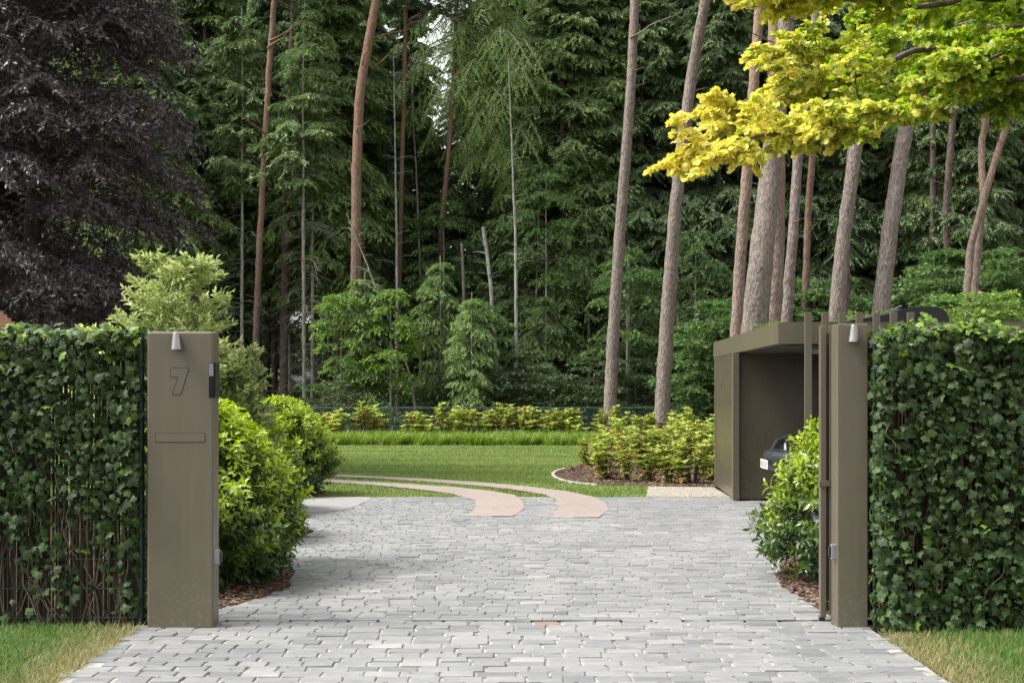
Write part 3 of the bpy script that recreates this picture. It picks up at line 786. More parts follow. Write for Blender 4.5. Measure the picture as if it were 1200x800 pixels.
def spray(acc, r, C, L, T=14, Mn=7, k=.42, k0=.15, ang=55, down=.25, T_=T_SLIVER, ll=.2, lw=.05, nj=.35, s0=.12, young=.0, leafang=40, upn=1.0, wood=None, wr=.004, pw=.6, lf=(.05, 1.0), jit=.12, angj=14):
    B = len(C); s = np.clip(s0 + (1 - s0) * (np.arange(T)[None] + r.uniform(0, 1, (B, T))) / T, 0, 1)
    p, t = curve_pts(C, s); up = np.array([0, 0, 1.])
    lat = nrm(np.cross(t, up)); side = np.where((np.arange(T) % 2)[None, :, None] == 0, 1, -1)
    A = np.radians(ang + r.normal(0, angj, (B, T)))[..., None]
    d = nrm(t * np.cos(A) + lat * side * np.sin(A) - up * (down + r.normal(0, .1, (B, T, 1))))
    Lt = (L[:, None] * k * (1 - s) ** pw + k0) * r.uniform(.7, 1.25, (B, T))
    # leaves along each twig
    u = (np.arange(Mn)[None, None] + r.uniform(0, 1, (B, T, Mn))) / Mn * (lf[1] - lf[0]) + lf[0]
    q = p[:, :, None] + d[:, :, None] * (Lt[:, :, None] * u)[..., None] - up * (down * .5 * Lt[:, :, None] * u ** 2)[..., None]
    lat2 = nrm(np.cross(d, up)); s2 = np.where((np.arange(Mn) % 2)[None, None, :, None] == 0, 1, -1)
    A2 = np.radians(leafang + r.normal(0, 15, (B, T, Mn)))[..., None] * (1 - .6 * u[..., None])
    ld = nrm(d[:, :, None] * np.cos(A2) + lat2[:, :, None] * s2 * np.sin(A2) - up * (down * .6) + r.normal(0, jit, (B, T, Mn, 3)))
    n = B * T * Mn; q = q.reshape(-1, 3); ld = ld.reshape(-1, 3)
    nn = nrm(np.array([0, 0, upn]) + r.normal(0, nj, (n, 3)))
    sz = r.uniform(.7, 1.3, n)
    S = np.stack([sz * lw, sz * ll, sz * ll], -1) if lw else sz * ll
    clump = np.repeat(r.normal(0, .16, (B, T)).ravel(), Mn)
    v = np.clip(r.normal(.45, .2, n) + clump, 0, 1)
    yg = (u.reshape(-1) > .7) * young * r.random(n)
    scatter(acc, T_, q, frames(ld, nn), S, v, yg)
    if wood is not None:
        e = p + d * Lt[..., None]; md = p + d * Lt[..., None] * .55 + up * (.03 * Lt[..., None])
        Cw = np.stack([p, md, e], 2).reshape(-1, 3, 3); tubes(wood, Cw, np.tile([wr, wr * .7, wr * .3], (len(Cw), 1)), 3)


def branches(r, Z, Az, L, base=None, rise=.25, sag=.5, tip=.15, K=6, wig=.03):
    B = len(Z); u = np.linspace(0, 1, K)
    C = np.zeros((B, K, 3)); rr = L[:, None] * u[None]
    bend = np.cumsum(r.normal(0, wig, (B, K)), 1) * L[:, None]
    C[:, :, 0] = np.cos(Az)[:, None] * rr - np.sin(Az)[:, None] * bend; C[:, :, 1] = np.sin(Az)[:, None] * rr + np.cos(Az)[:, None] * bend
    ri = rise if np.ndim(rise) == 0 else rise[:, None]
    C[:, :, 2] = Z[:, None] + L[:, None] * (ri * u - sag * u ** 2 + tip * u ** 3)[:] if np.ndim(rise) == 0 else Z[:, None] + L[:, None] * (ri * u[None] - sag * u[None] ** 2 + tip * u[None] ** 3)
    if base is not None: C[:, :, :2] += base(Z)[:, None, :]
    return C


def trunk(acc, pts, rads, sides=14, r=None, step=.35, knob=.05):
    pts = np.array(pts, float); rads = np.array(rads, float)
    seg = np.r_[0, np.cumsum(np.linalg.norm(np.diff(pts, axis=0), axis=1))]; L = seg[-1]; K = max(4, int(L / step)); s = np.linspace(0, L, K)
    # smooth interpolation
    P = np.stack([np.interp(s, seg, pts[:, i]) for i in range(3)], -1); R = np.interp(s, seg, rads)
    for _ in range(3): P[1:-1] = (P[:-2] + P[1:-1] * 2 + P[2:]) / 4
    r = r or rg
    P[1:-1, :2] += r.normal(0, .006, (K - 2, 2)); R = R * (1 + r.normal(0, knob * .5, K))
    n0 = acc.n; tubes(acc, P[None], R[None], sides)
    V = acc.V[-1]; V += r.normal(0, 1, V.shape) * (np.repeat(R, sides)[:, None] * knob * .35)


# crown prototypes (shared mesh data, trunk-centred, base at z = 0)
def conifer_mesh(seed, H, z0, R, wh=.42, nb=5, T=20, Mn=11, mat_=None, droop=.5, young=.5, ll=.22, lw=.07, dead=0, name='crown', r0=.14, kk=.42, shape=.75):
    r = np.random.default_rng(seed)
    zl = np.arange(z0, H - .3, wh); Z = np.repeat(zl, nb) + r.normal(0, .1, len(zl) * nb)
    t = np.clip((Z - z0) / (H - z0), 0, 1)
    L = R * (1 - t) ** shape * np.clip(.55 + t * 4, 0, 1) * r.uniform(.55, 1.15, len(Z)) + .25
    lump = 1 + .18 * np.sin(Z * 1.7 + seed)
    Az = r.uniform(0, 2 * PI, len(Z)); L *= lump
    ok = r.random(len(Z)) > .12; Z, L, Az = Z[ok], L[ok], Az[ok]
    C = branches(r, Z, Az, L, rise=r.normal(.2, .16, len(Z)), sag=droop, tip=.2, wig=.06)
    lf = Acc(); spray(lf, r, C, L, T=T, Mn=Mn, k=kk, k0=.14, ll=ll, lw=lw, young=young, down=.42, jit=.3, nj=.7, angj=24)
    # leader tip
    wd = Acc(); tubes(wd, C, np.linspace(1, .25, 6)[None] * (L * .010 + .006)[:, None], 4)
    dw = None
    if dead:
        dw = Acc(); n = dead; Zd = r.uniform(.9, z0 + 1.5, n); Ld = r.uniform(.5, 2.2, n) * min(1.2, R / 2.2)
        Cd = branches(r, Zd, r.uniform(0, 2 * PI, n), Ld, rise=.35, sag=.75, tip=.1, K=7, wig=.05)
        tubes(dw, Cd, np.linspace(1, .3, 7)[None] * (Ld * .006 + .005)[:, None], 4)
        s = np.clip(r.uniform(.3, 1, (n, 6)), 0, 1); p, tt = curve_pts(Cd, s); dd = nrm(tt + r.normal(0, .45, tt.shape)); LL = r.uniform(.15, .6, s.shape)[..., None]
        Ct = np.stack([p, p + dd * LL * .5 - [0, 0, .02], p + dd * LL - np.array([0, 0, .12]) * LL], 2).reshape(-1, 3, 3)
        tubes(dw, Ct, np.tile([.005, .004, .002], (len(Ct), 1)), 3)
    return lf, wd, dw


def gz(y): return float(terr(y))


PROTO = {}


def proto_conifer(key, H, z0, R, mt, bk='pine_dark', tr=.16, dead=0, label='', cat='conifer', name='spruce_tree', group=None, **kw):
    lf, wd, dw = conifer_mesh(hash_(key), H, z0, R, dead=dead, **kw)
    root = thing(name, (0, -500, 0), label, cat, group)
    r = np.random.default_rng(hash_(key) + 1)
    tk = Acc(); ph = r.uniform(0, 6); trunk(tk, [(0, 0, -.3), (0, 0, .3), (.05 * math.sin(ph), .05, H * .4), (.04, -.04 * math.cos(ph), H * .8), (0, 0, H)], [tr * 1.35, tr, tr * .75, tr * .35, .012], 10, r)
    tk.obj('trunk', M[bk], root, smooth=True); wd.obj('branches', M['twig'], root); lf.obj('crown', M[mt], root)
    if dw is not None: dw.obj('dead_branches', M['dead_twig'], root)
    PROTO[key] = [root, False]
    return root


def hash_(s): return sum((i + 1) * ord(c) for i, c in enumerate(s)) % 9973


def place(key, px, d, label, sc=1.0, rz=None, group=None, cat=None, dz=0.0, x=None):
    X = (px - 600) / F * d if x is None else x
    rz = random.uniform(0, 6.28) if rz is None else rz
    root, used = PROTO[key]
    loc = (X, d, gz(d) + dz)
    if not used:
        root.location = loc; root.rotation_euler = (0, 0, rz); root.scale = (sc,) * 3 if not isinstance(sc, tuple) else sc; root['label'] = label
        if group: root['group'] = group
        if cat: root['category'] = cat
        PROTO[key][1] = True; return root
    return dup(root, loc, label, rz, sc, group, cat)


GS = 'spruces of the wood behind the lawn'
proto_conifer('A', 19, 1.6, 3.3, 'spruce', tr=.17, dead=0, nb=8, young=.6, label='x', group=GS)
proto_conifer('A2', 20, 2.2, 3.0, 'spruce_blue', tr=.17, dead=14, nb=8, young=.5, droop=.62, label='x', group=GS)
proto_conifer('B', 20, 6.5, 2.7, 'spruce', tr=.15, dead=44, nb=8, young=.5, label='x', group=GS)
proto_conifer('B2', 20, 7.5, 2.6, 'spruce_blue', tr=.14, dead=50, nb=8, young=.4, droop=.7, label='x', group=GS)
proto_conifer('L', 18, 4.5, 2.9, 'spruce_light', bk='pine_dark', tr=.15, dead=24, nb=7, young=.7, droop=.7, label='x', group=GS)
proto_conifer('P', 15, 8.6, 1.7, 'spruce', bk='pale_bark', tr=.075, dead=60, nb=4, T=10, young=.3, label='x', group=GS)
proto_conifer('Y', 5.2, 1.1, 1.2, 'spruce_light', bk='pale_bark', tr=.05, dead=8, wh=.27, nb=4, T=13, Mn=9, young=.6, ll=.13, lw=.042, droop=.75, label='x', group=GS, name='young_conifer')

# front layer of spruces, traced positions
SP = [
    ('L', 398, 57, 'light green spruce crown just left of the big orange-topped pine', 1.05),
    ('L', 690, 58, 'light green drooping spruce crown between birch and straight grey pine', 1.05),
    ('L', 1100, 58, 'light green spruce behind the gap under the golden branches', 1.0),
    ('L', 215, 59, 'light green spruce between the beech and the grey-trunked spruce', 1.1),
    ('L', 172, 54, 'light green spruce rising just right of the copper beech', 1.0),
    ('B', 115, 57, 'dark spruce with long bare trunk standing inside the copper beech outline', 1.0),
    ('A2', 30, 60, 'dark spruce at the far left edge behind the copper beech', 1.05),
    ('B', 241, 58, 'grey-trunked spruce left of the slender white dead-looking trunk', 1.05),
    ('P', 283, 54, 'slender pale trunk with bare drooping twigs left of the red pine', 1.0),
    ('P', 357, 53.5, 'left of the two slender pale trunks between the leftmost pines and the big pine', 1.02),
    ('P', 366, 55, 'right of the two slender pale trunks beside the big leaning pine', .98),
    ('L', 372, 58, 'light green drooping spruce crown above the two pale trunks', 1.0),
    ('B2', 322, 61, 'spruce between the red pine and the dark pine on the left', 1.0),
    ('B2', 430, 60, 'dark spruce just right of the big orange-topped pine', .86),
    ('B2', 395, 63, 'dark spruce directly behind the big orange-topped pine', 1.0),
    ('A2', 490, 61, 'dark spruce between the two thin red pines', .7),
    ('A2', 548, 60, 'dark spruce left of the birch crown', .78),
    ('A', 659, 57, 'tall spruce with pale lower trunk right of the birch', 1.0),
    ('A2', 628, 62, 'spruce filling the gap behind the birch trunk', .84),
    ('A', 700, 61, 'broad dark spruce behind the tall grey pine by the lawn', 1.05),
    ('A2', 752, 58, 'dark spruce between the two big grey pines', 1.0),
    ('A', 800, 60, 'dense spruce right of the second big grey pine', 1.0),
    ('A2', 842, 57, 'dense spruce above the left end of the carport roof', 1.0),
    ('A', 900, 60, 'spruce behind the cluster of leaning pines', 1.0),
    ('A2', 960, 58, 'dark spruce right of the leaning pine cluster', 1.0),
    ('A', 1010, 62, 'spruce between the two right-hand leaning grey pines', 1.0),
    ('B', 1085, 60, 'spruce right of the thickest single leaning pine', 1.0),
    ('A2', 1130, 57, 'dark spruce behind the slender forked pine at the right edge', 1.0),
    ('A', 1190, 60, 'dark spruce at the right edge of the wood', 1.0),
]
for k, px, d, lab, sc in SP: place(k, px, d, lab, sc)
for k, px, d, lab, sc in [('Y', 553, 50.2, 'young light green conifer in the centre just behind the fence', .92), ('Y', 516, 52.5, 'young dark-tiered conifer at the foot of the thin red pine', 1.15),
                          ('Y', 428, 51, 'young light green conifer overlapping the big orange-topped pine', 1.05), ('Y', 640, 53, 'young conifer at the foot of the pale-trunked spruce', .9)]:
    place(k, px, d, lab, sc, group='young conifers along the wood edge', cat='young conifer')
# second row
r = np.random.default_rng(21)
keys = ['A', 'A2', 'B', 'A', 'B2', 'A2']
for i, X in enumerate(np.arange(-34, 36, 3.1)):
    d = r.uniform(65, 70)
    if -5.5 < X < -1.5 or 1 < X < 3: continue
    place(keys[i % 6], 0, d, 'dark spruce in the second row of the wood, mostly hidden', r.uniform(.95, 1.2), group='hidden spruces of the second row', x=X + r.uniform(-.8, .8))
for i, X in enumerate(np.arange(-30, 33, 6.3)):
    d = r.uniform(62, 64); place(['B', 'A2', 'B2'][i % 3], 0, d, 'dark spruce standing between the front and second rows', r.uniform(.9, 1.1), group='spruces between the rows', x=X + r.uniform(-1, 1))
# deep wood as one mass
dw_l, dw_w, _ = conifer_mesh(77, 21, .8, 4.0, nb=6, wh=.75, T=11, Mn=4, ll=.55, lw=.2, young=0, kk=.4)
A_ = Acc(); A_t = Acc()
for i in range(60):
    X = -46 + 92 * i / 59 + r.uniform(-1, 1); d = 76 + (i % 3) * 8 + r.uniform(-2, 2)
    mt = Matrix.Translation((X, d, gz(d) - .3)) @ Matrix.Rotation(r.uniform(0, 6.28), 4, 'Z') @ Matrix.Scale(r.uniform(.85, 1.15) * (.68 if -12 < X < 8 else 1), 4)
    A_.merge(dw_l, mt)
o = A_.obj('deep_wood', M['spruce']); tag(o, 'dark mass of conifers deep in the wood', 'woodland', kind='stuff')


# pines traced from the photograph
def pine_crown_proto():
    r = np.random.default_rng(5); n = 46; Z = r.uniform(-3.5, 2.5, n); L = r.uniform(1.2, 3.2, n) * np.clip(1 - np.abs(Z) / 6, .3, 1)
    C = branches(r, Z, r.uniform(0, 6.28, n), L, rise=.35, sag=.1, tip=.1, wig=.08)
    lf = Acc(); spray(lf, r, C, L, T=10, Mn=14, k=.3, k0=.3, ll=.2, lw=.045, down=-.15, leafang=55, nj=.9, s0=.45)
    wd = Acc(); tubes(wd, C, np.linspace(1, .3, 6)[None] * (L * .022 + .01)[:, None], 5)
    return lf.mesh('pine_crown', M['pine_needle']), wd.mesh('pine_branches', M['pine_tan'])


PC, PB = pine_crown_proto()


def pine(path, d, w0, w1, mt, label, stubs=(), group='tall pines at the wood edge', top=19.5, crown=True, name='pine_tree', bz=None):
    r = np.random.default_rng(int(path[0][0] * 7 + d))
    P = [np.array(W(x, y, d)) for x, y in path]
    g = gz(d) if bz is None else bz
    b0 = P[0].copy()
    if b0[2] > g: b0 = P[0] + (P[0] - P[1]) * (b0[2] - g) / max(.2, P[1][2] - P[0][2]) * .6; b0[2] = g - .1
    base = np.array([b0[0], d, g])
    pts = [b0] + P
    dirn = nrm(P[-1] - P[-2]); tp = P[-1] + dirn * (max(top, P[-1][2] + 1) - P[-1][2]) / max(.3, dirn[2]); pts.append(tp)
    m_w0 = w0 / F * d / 2 * .93; m_w1 = w1 / F * d / 2 * .93
    zt = np.array([p[2] for p in pts]); rr = np.interp(zt, [zt[0], zt[1], P[-1][2], tp[2]], [m_w0 * 1.12, m_w0, m_w1, m_w1 * .5]); 
    pts = np.array(pts); pts[1:-1, 1] += r.normal(0, .1, len(pts) - 2)
    root = thing(name, tuple(base), label, 'pine tree', group)
    a = Acc(); trunk(a, pts - base, rr, 18, r, step=.22, knob=.035)
    # dead stubs and bare branches
    ns = 14; Z = r.uniform(max(4, P[0][2] + 2), tp[2] - 1, ns); L = r.uniform(.12, .5, ns) + (Z > 9) * r.uniform(0, 1.6, ns)
    C = branches(r, Z * 0, r.uniform(0, 6.28, ns), L, rise=.5, sag=.25, tip=.1, K=6, wig=.09)
    bp = np.stack([np.interp(Z, zt, pts[:, 0]), np.interp(Z, zt, pts[:, 1]), Z], -1) - base
    tubes(a, C + bp[:, None], np.linspace(1, .25, 6)[None] * (L * .014 + .009)[:, None], 5)
    a.obj('trunk', M[mt], root, smooth=True)
    if crown:
        tl = tp - base
        c = link('crown', PC, root); c.location = (tl[0], tl[1], tl[2] - .5); c.rotation_euler = (0, 0, r.uniform(0, 6.28))
        c = link('branches', PB, root); c.location = (tl[0], tl[1], tl[2] - .5); c.rotation_euler = root.children[-2].rotation_euler
    return root


pine([(298, 455), (303, 300), (308, 200), (316, 80), (322, 0)], 53, 8.5, 7, 'pine_red', 'slim red-barked pine, leftmost of the red trunks')
pine([(332, 470), (334, 300), (336, 200), (341, 90), (345, 0)], 56, 11, 7, 'pine_dark', 'dark-trunked pine right behind the leftmost red pine')
pine([(415, 475), (416, 400), (418, 330), (418, 200), (422, 110), (430, 60), (441, 0)], 52, 14.5, 11, 'pine_red', 'big pine with orange upper trunk bending right, left of the birch')
pine([(466, 470), (468, 340), (470, 230), (474, 100), (476, 0)], 57, 6.5, 5, 'pine_red', 'thin red pine beside the thin white birch stem')
pine([(508, 475), (514, 340), (518, 260), (526, 180), (532, 90), (535, 0)], 57, 8, 5.5, 'pine_red', 'thin red pine leaning right, left of the weeping birch crown')
pine([(713, 512), (718, 400), (728, 250), (738, 120), (744, 0)], 46, 17, 11, 'pine_grey', 'tall grey-barked pine rising from the lawn edge, left of the pair', bz=-.04)
pine([(775, 500), (782, 380), (790, 260), (798, 180), (811, 90), (826, 0)], 44.5, 20, 12.5, 'pine_grey', 'tall grey-barked pine leaning right, nearest left of the carport', bz=-.04)
pine([(862, 390), (868, 290), (877, 180), (884, 90), (891, 0)], 37, 15, 12, 'pine_tan', 'orange-tinted pine at the left of the leaning cluster behind the carport', bz=-.04)
pine([(884, 388), (891, 300), (904, 190), (914, 100), (922, 20)], 33, 34, 19, 'pine_grey', 'thickest leaning pine in the cluster behind the carport', bz=-.04)
pine([(903, 385), (911, 280), (910, 150), (906, 80), (908, 0)], 38, 22, 17, 'pine_tan', 'pine with orange upper bark directly behind the thickest one', bz=-.04)
pine([(921, 378), (928, 280), (936, 180), (948, 90), (957, 0)], 35, 14, 10, 'pine_grey', 'slim grey pine right of the thickest leaning one', bz=-.04)
pine([(943, 348), (948, 250), (952, 180), (958, 80), (962, 0)], 46, 9, 7, 'pine_red', 'thin brown pine right of the leaning cluster', bz=-.04)
pine([(978, 368), (988, 280), (1003, 170), (1015, 80), (1024, 0)], 34, 19, 14, 'pine_grey', 'left of the two separate leaning grey pines over the carport roof', bz=-.04)
pine([(990, 360), (993, 260), (1000, 150), (1006, 60), (1010, 0)], 40, 13, 10, 'pine_dark', 'shadowed pine half hidden behind the leaning grey one', bz=-.04)
pine([(1033, 362), (1043, 270), (1060, 165), (1076, 80), (1090, 0)], 34, 22, 16, 'pine_grey', 'right of the two separate leaning grey pines over the carport roof', bz=-.04)
pine([(1131, 352), (1140, 290), (1155, 230), (1174, 165), (1200, 105), (1230, 40)], 38, 9, 8, 'pine_tan', 'slender pine stem leaning hard right at the right edge', bz=-.04)
pine([(1143, 330), (1150, 230), (1154, 170), (1164, 110), (1180, 20)], 39, 9, 8, 'pine_tan', 'slender upright pine stem crossing behind the hard leaning one', bz=-.04)
pine([(1113, 360), (1110, 250), (1112, 200), (1118, 130), (1124, 0)], 55, 9, 8, 'pine_dark', 'far dark pine trunk seen through the gap under the golden branches, right one')
pine([(1090, 360), (1092, 250), (1093, 160), (1096, 60), (1098, 0)], 56, 7, 7, 'pine_dark', 'far dark pine trunk seen through the gap under the golden branches, left one')
pine([(765, 200), (768, 150), (775, 60), (780, 0)], 60, 8, 7, 'pine_red', 'far reddish pine trunk between the two big grey pines')
# thin white stems
def stem_tree(path, d, w0, w1, mt, label, name='birch_tree', broken=False):
    r = np.random.default_rng(int(path[0][0])); P = [np.array(W(x, y, d)) for x, y in path]; g = gz(d)
    b0 = P[0].copy(); b0[2] = min(g, b0[2]) - .1; base = np.array([b0[0], d, g]); pts = np.array([b0] + P) - base
    root = thing(name, tuple(base), label, 'birch tree', 'thin pale stems in the wood')
    if not broken:
        e = pts[-1] + nrm(pts[-1] - pts[-2]) * 3.5; pts = np.vstack([pts, e])
    rr = np.interp(pts[:, 2], [pts[0, 2], pts[-1, 2]], [w0 / F * d / 2, (w1 if broken else .8) / F * d / 2])
    a = Acc(); trunk(a, pts, rr, 9, r, knob=.04)
    ns = 26; Z = r.uniform(pts[-1, 2] * .4, pts[-1, 2], ns); L = r.uniform(.2, .9, ns)
    C = branches(r, Z * 0, r.uniform(0, 6.28, ns), L, rise=.6, sag=.4, tip=.0, wig=.1); bp = np.stack([np.interp(Z, pts[:, 2], pts[:, i]) for i in range(3)], -1)
    tubes(a, C + bp[:, None], np.linspace(1, .3, 6)[None] * (L * .008 + .006)[:, None], 4); a.obj('trunk', M[mt], root, smooth=True)
    return root


stem_tree([(465, 470), (465, 330), (464, 230), (463, 170)], 55, 5, 4, 'birch_bark', 'thin white birch stem beside the thin red pine')
stem_tree([(493, 330), (490, 260), (488, 205), (486, 170)], 58, 4, 3, 'pale_bark', 'faint thin stem between the two thin red pines')
stem_tree([(583, 470), (580, 400), (574, 320), (566, 266)], 53, 5, 4, 'birch_bark', 'broken leaning white stem left of the birch trunk', broken=True)
stem_tree([(545, 470), (544, 380), (543, 330), (541, 285)], 54, 5, 3, 'dead_twig', 'short grey broken stem in the centre of the wood', name='dead_tree', broken=True)
stem_tree([(487, 470), (478, 430), (462, 390), (450, 360)], 51, 4, 3, 'pale_bark', 'bowed pale sapling under the light conifer')
stem_tree([(796, 470), (795, 400), (793, 340)], 54, 5, 4, 'pale_bark', 'thin pale stem right of the second big grey pine')
stem_tree([(690, 470), (690, 400), (689, 350)], 56, 5, 4, 'pale_bark', 'thin grey stem left of the first big grey pine')
stem_tree([(736, 470), (737, 430), (737, 395)], 54, 6, 5, 'pale_bark', 'short brown stem between the two big grey pines')
stem_tree([(394, 470), (392, 400), (390, 300), (389, 250)], 57, 5, 4, 'pine_dark', 'thin dark stem left of the big orange-topped pine')
stem_tree([(340, 470), (338, 380), (340, 250), (341, 200)], 58, 4.5, 3, 'pale_bark', 'faint pale stem just left of the two slender pale trunks')
stem_tree([(606, 470), (605, 380), (604, 280), (600, 180)], 52, 5.5, 4, 'birch_bark', 'clear pale birch trunk in front of the weeping crown')
stem_tree([(626, 470), (627, 400), (629, 330)], 56, 4, 3, 'pale_bark', 'thin pale stem right of the clear birch trunk')
stem_tree([(252, 440), (250, 330), (246, 200)], 57, 6, 4, 'pine_dark', 'thin dark stem between the beech and the slender pale trunk')
stem_tree([(432, 470), (431, 430), (430, 400)], 54, 5, 4, 'pine_dark', 'thin stub stem at the foot of the big orange-topped pine')

# birch with weeping crown
r = np.random.default_rng(41); d = 57.5; base = np.array([(606 - 600) / F * d, d, gz(d)])
bt = thing('birch_tree', tuple(base), 'weeping birch with pale trunk and light green crown in the centre of the wood', 'birch tree')
pts = np.array([W(606, 470, d), W(605, 400, d), W(606, 300, d), W(602, 200, d), W(592, 120, d), W(580, 20, d)]) - base
pts[0][2] = -.2
a = Acc(); trunk(a, pts, [.115, .10, .085, .07, .05, .02], 12, r, knob=.05); a.obj('trunk', M['birch_bark'], bt, smooth=True)
n = 250; Z = 8.2 + 9.0 * r.random(n); L = r.uniform(.8, 4.0, n) * np.clip(1.2 - np.abs(Z - 13.0) / 5.5, .3, 1)
C = branches(r, Z, r.uniform(0, 6.28, n), L, rise=.75, sag=.95, tip=-.12, wig=.04)
C[:, :, :2] += np.stack([np.interp(Z, pts[:, 2], pts[:, 0]) - .35 * (Z > 9), np.interp(Z, pts[:, 2], pts[:, 1])], -1)[:, None]
wd = Acc(); tubes(wd, C, np.linspace(1, .2, 6)[None] * (L * .012 + .006)[:, None], 5); wd.obj('branches', M['dead_twig'], bt)
lf = Acc(); spray(lf, r, C, L, T=26, Mn=16, k=.1, k0=.5, ll=.085, lw=.08, down=.75, T_=T_LEAF4, nj=1.2, s0=.15, ang=65, jit=.7); lf.obj('crown', M['birch_leaf'], bt)


# broadleaf generator
def broadleaf(name, loc, H, R, z0, mt, bk, label, cat, seed, nb=60, T=12, Mn=12, ll=.09, lw=.05, T_=T_LEAF4, tr=.2, rise=.45, sag=.25, down=.05, group=None, nj=.5, shape='dome', off=(0, 0), young=0., k=.5, k0=.35, sx=(1, 1), jit=.45, wk=.014, wr=.006, s0=.2):
    r = np.random.default_rng(seed); root = thing(name, loc, label, cat, group)
    Z = z0 + (H - z0) * r.random(nb) ** .9; t = (Z - z0) / (H - z0)
    prof = np.sqrt(np.clip(1 - (t * 1.02 - .25) ** 2 / .65, .05, 1)) if shape == 'dome' else (1 - t) ** .6
    L = R * prof * r.uniform(.65, 1.1, nb) + .2; Az = r.uniform(0, 6.28, nb)
    C = branches(r, Z - .35 * L * rise, Az, L, rise=rise, sag=sag, tip=.0, wig=.06)
    C[:, :, 0] *= sx[0]; C[:, :, 1] *= sx[1]
    C[:, :, 0] += off[0] * t[:, None]; C[:, :, 1] += off[1] * t[:, None]
    C[:, :, 2] = np.maximum(C[:, :, 2], .15)
    a = Acc(); trunk(a, [(0, 0, -.2), (0, 0, .4), (off[0] * .4, off[1] * .4, H * .5), (off[0] * .95, off[1] * .95, H * .93)], [tr * 1.25, tr, tr * .6, tr * .1], 10, r); a.obj('trunk', M[bk], root, smooth=True)
    wd = Acc(); tubes(wd, C, np.linspace(1, .2, 6)[None] * (L * wk + .004)[:, None], 5)
    lf = Acc(); spray(lf, r, C, L, T=T, Mn=Mn, k=k, k0=k0, ll=ll, lw=lw, T_=T_, down=down, nj=nj, s0=s0, young=young, leafang=55, wood=wd, wr=wr, jit=jit)
    wd.obj('branches', M['twig'], root); lf.obj('crown', M[mt], root)
    return root


for i, (px, d, H, R_, mt_, lab) in enumerate([(458, 50.6, 5.0, .75, 'shrub_leaf', 'airy light green sapling right of the big orange-topped pine'), (400, 50.8, 5.0, .9, 'shrub_leaf', 'airy light green sapling left of the big orange-topped pine'),
                                      (566, 51.5, 4.6, 1.1, 'oak_leaf', 'airy green sapling in the middle of the wood edge'), (735, 52, 6.5, 1.6, 'oak_leaf', 'leafy young tree between the two big grey pines'), (640, 55, 9.5, 2.0, 'oak_leaf', 'tall leafy tree just right of the birch trunk'),
                                      (520, 56, 8.0, 1.7, 'oak_leaf', 'tall leafy tree in the dark gap left of the birch trunk'), (815, 52, 7.0, 1.7, 'oak_leaf', 'leafy young tree left of the carport roof'), (700, 60, 13, 2.4, 'birch_leaf', 'tall pale green tree crown right of the birch'),
                                      (330, 60, 14, 2.0, 'birch_leaf', 'tall pale green tree crown between the leftmost red pine and the big pine'), (455, 60, 13, 1.6, 'birch_leaf', 'pale green tree crown between the big pine and the thin red pines')]):
    broadleaf('young_tree' if H < 8 else 'broadleaf_tree', ((px - 600) / F * d, d, gz(d) - .05), H, R_, H * .3, mt_, 'pale_bark', lab, 'tree', 400 + i, nb=int(18 + H * 5), T=11, Mn=10, ll=.12, lw=.10, tr=.035 + H * .004, down=.35, nj=.9, jit=.6, k=.26, k0=.3, rise=.5, sag=.5, wk=.007, wr=.003, group='leafy trees among the conifers')

# copper beech at the left
broadleaf('copper_beech', (-8.9, 27.5, -.04), 14.5, 2.9, .3, 'beech_leaf', 'beech_bark', 'large dark purple copper beech filling the upper left', 'beech tree', 51, nb=420, T=20, Mn=18, ll=.105, lw=.085, tr=.2, rise=.5, sag=.5, down=.35, nj=1.1, young=.3, k=.24, k0=.42, wk=.005, wr=.002, jit=.7)
broadleaf('copper_beech', (-12.6, 30, -.04), 14, 3.4, .3, 'beech_leaf', 'beech_bark', 'second dark purple beech at the left edge behind the large one', 'beech tree', 52, nb=220, T=20, Mn=16, ll=.16, lw=.12, tr=.2, rise=.5, sag=.5, down=.35, nj=1.1, young=.25, k=.24, k0=.4, wk=.007, wr=.003, jit=.35)
# broadleaf trees on the right behind the carport
broadleaf('broadleaf_tree', (13.2, 42, -.04), 5.6, 2.9, .8, 'oak_leaf', 'pine_dark', 'mid-green broadleaf tree at the right edge behind the forked slender pine', 'tree', 53, nb=120, T=14, Mn=14, ll=.15, lw=.11, down=.2, nj=.9, k=.3, group='broadleaf trees behind the carport')
broadleaf('broadleaf_tree', (9.6, 47, -.04), 5.2, 2.8, .6, 'oak_leaf', 'pine_dark', 'mid-green broadleaf tree right of the two leaning grey pines', 'tree', 54, nb=120, T=14, Mn=14, ll=.15, lw=.11, down=.2, nj=.9, k=.3, group='broadleaf trees behind the carport')
broadleaf('broadleaf_tree', (7.3, 48, -.04), 4.6, 2.4, .6, 'oak_leaf', 'pine_dark', 'small dark broadleaf tree low behind the leaning pine cluster', 'tree', 55, nb=120, T=14, Mn=14, ll=.15, lw=.11, down=.2, nj=.9, k=.3, group='broadleaf trees behind the carport')
broadleaf('bright_shrub', (9.2, 29.5, -.04), 3.55, 1.6, .5, 'shrub_leaf', 'twig', 'bright green shrub top above the carport roof at the right edge', 'shrub', 56, nb=110, T=12, Mn=12, ll=.10, lw=.06, nj=.9, k=.3, tr=.07, group='bright shrubs behind the carport')
broadleaf('bright_shrub', (7.6, 30.5, -.04), 3.25, 1.5, .5, 'shrub_leaf', 'twig', 'bright green shrub behind the black roof cover', 'shrub', 57, nb=110, T=12, Mn=12, ll=.10, lw=.06, nj=.9, k=.3, tr=.07, group='bright shrubs behind the carport')
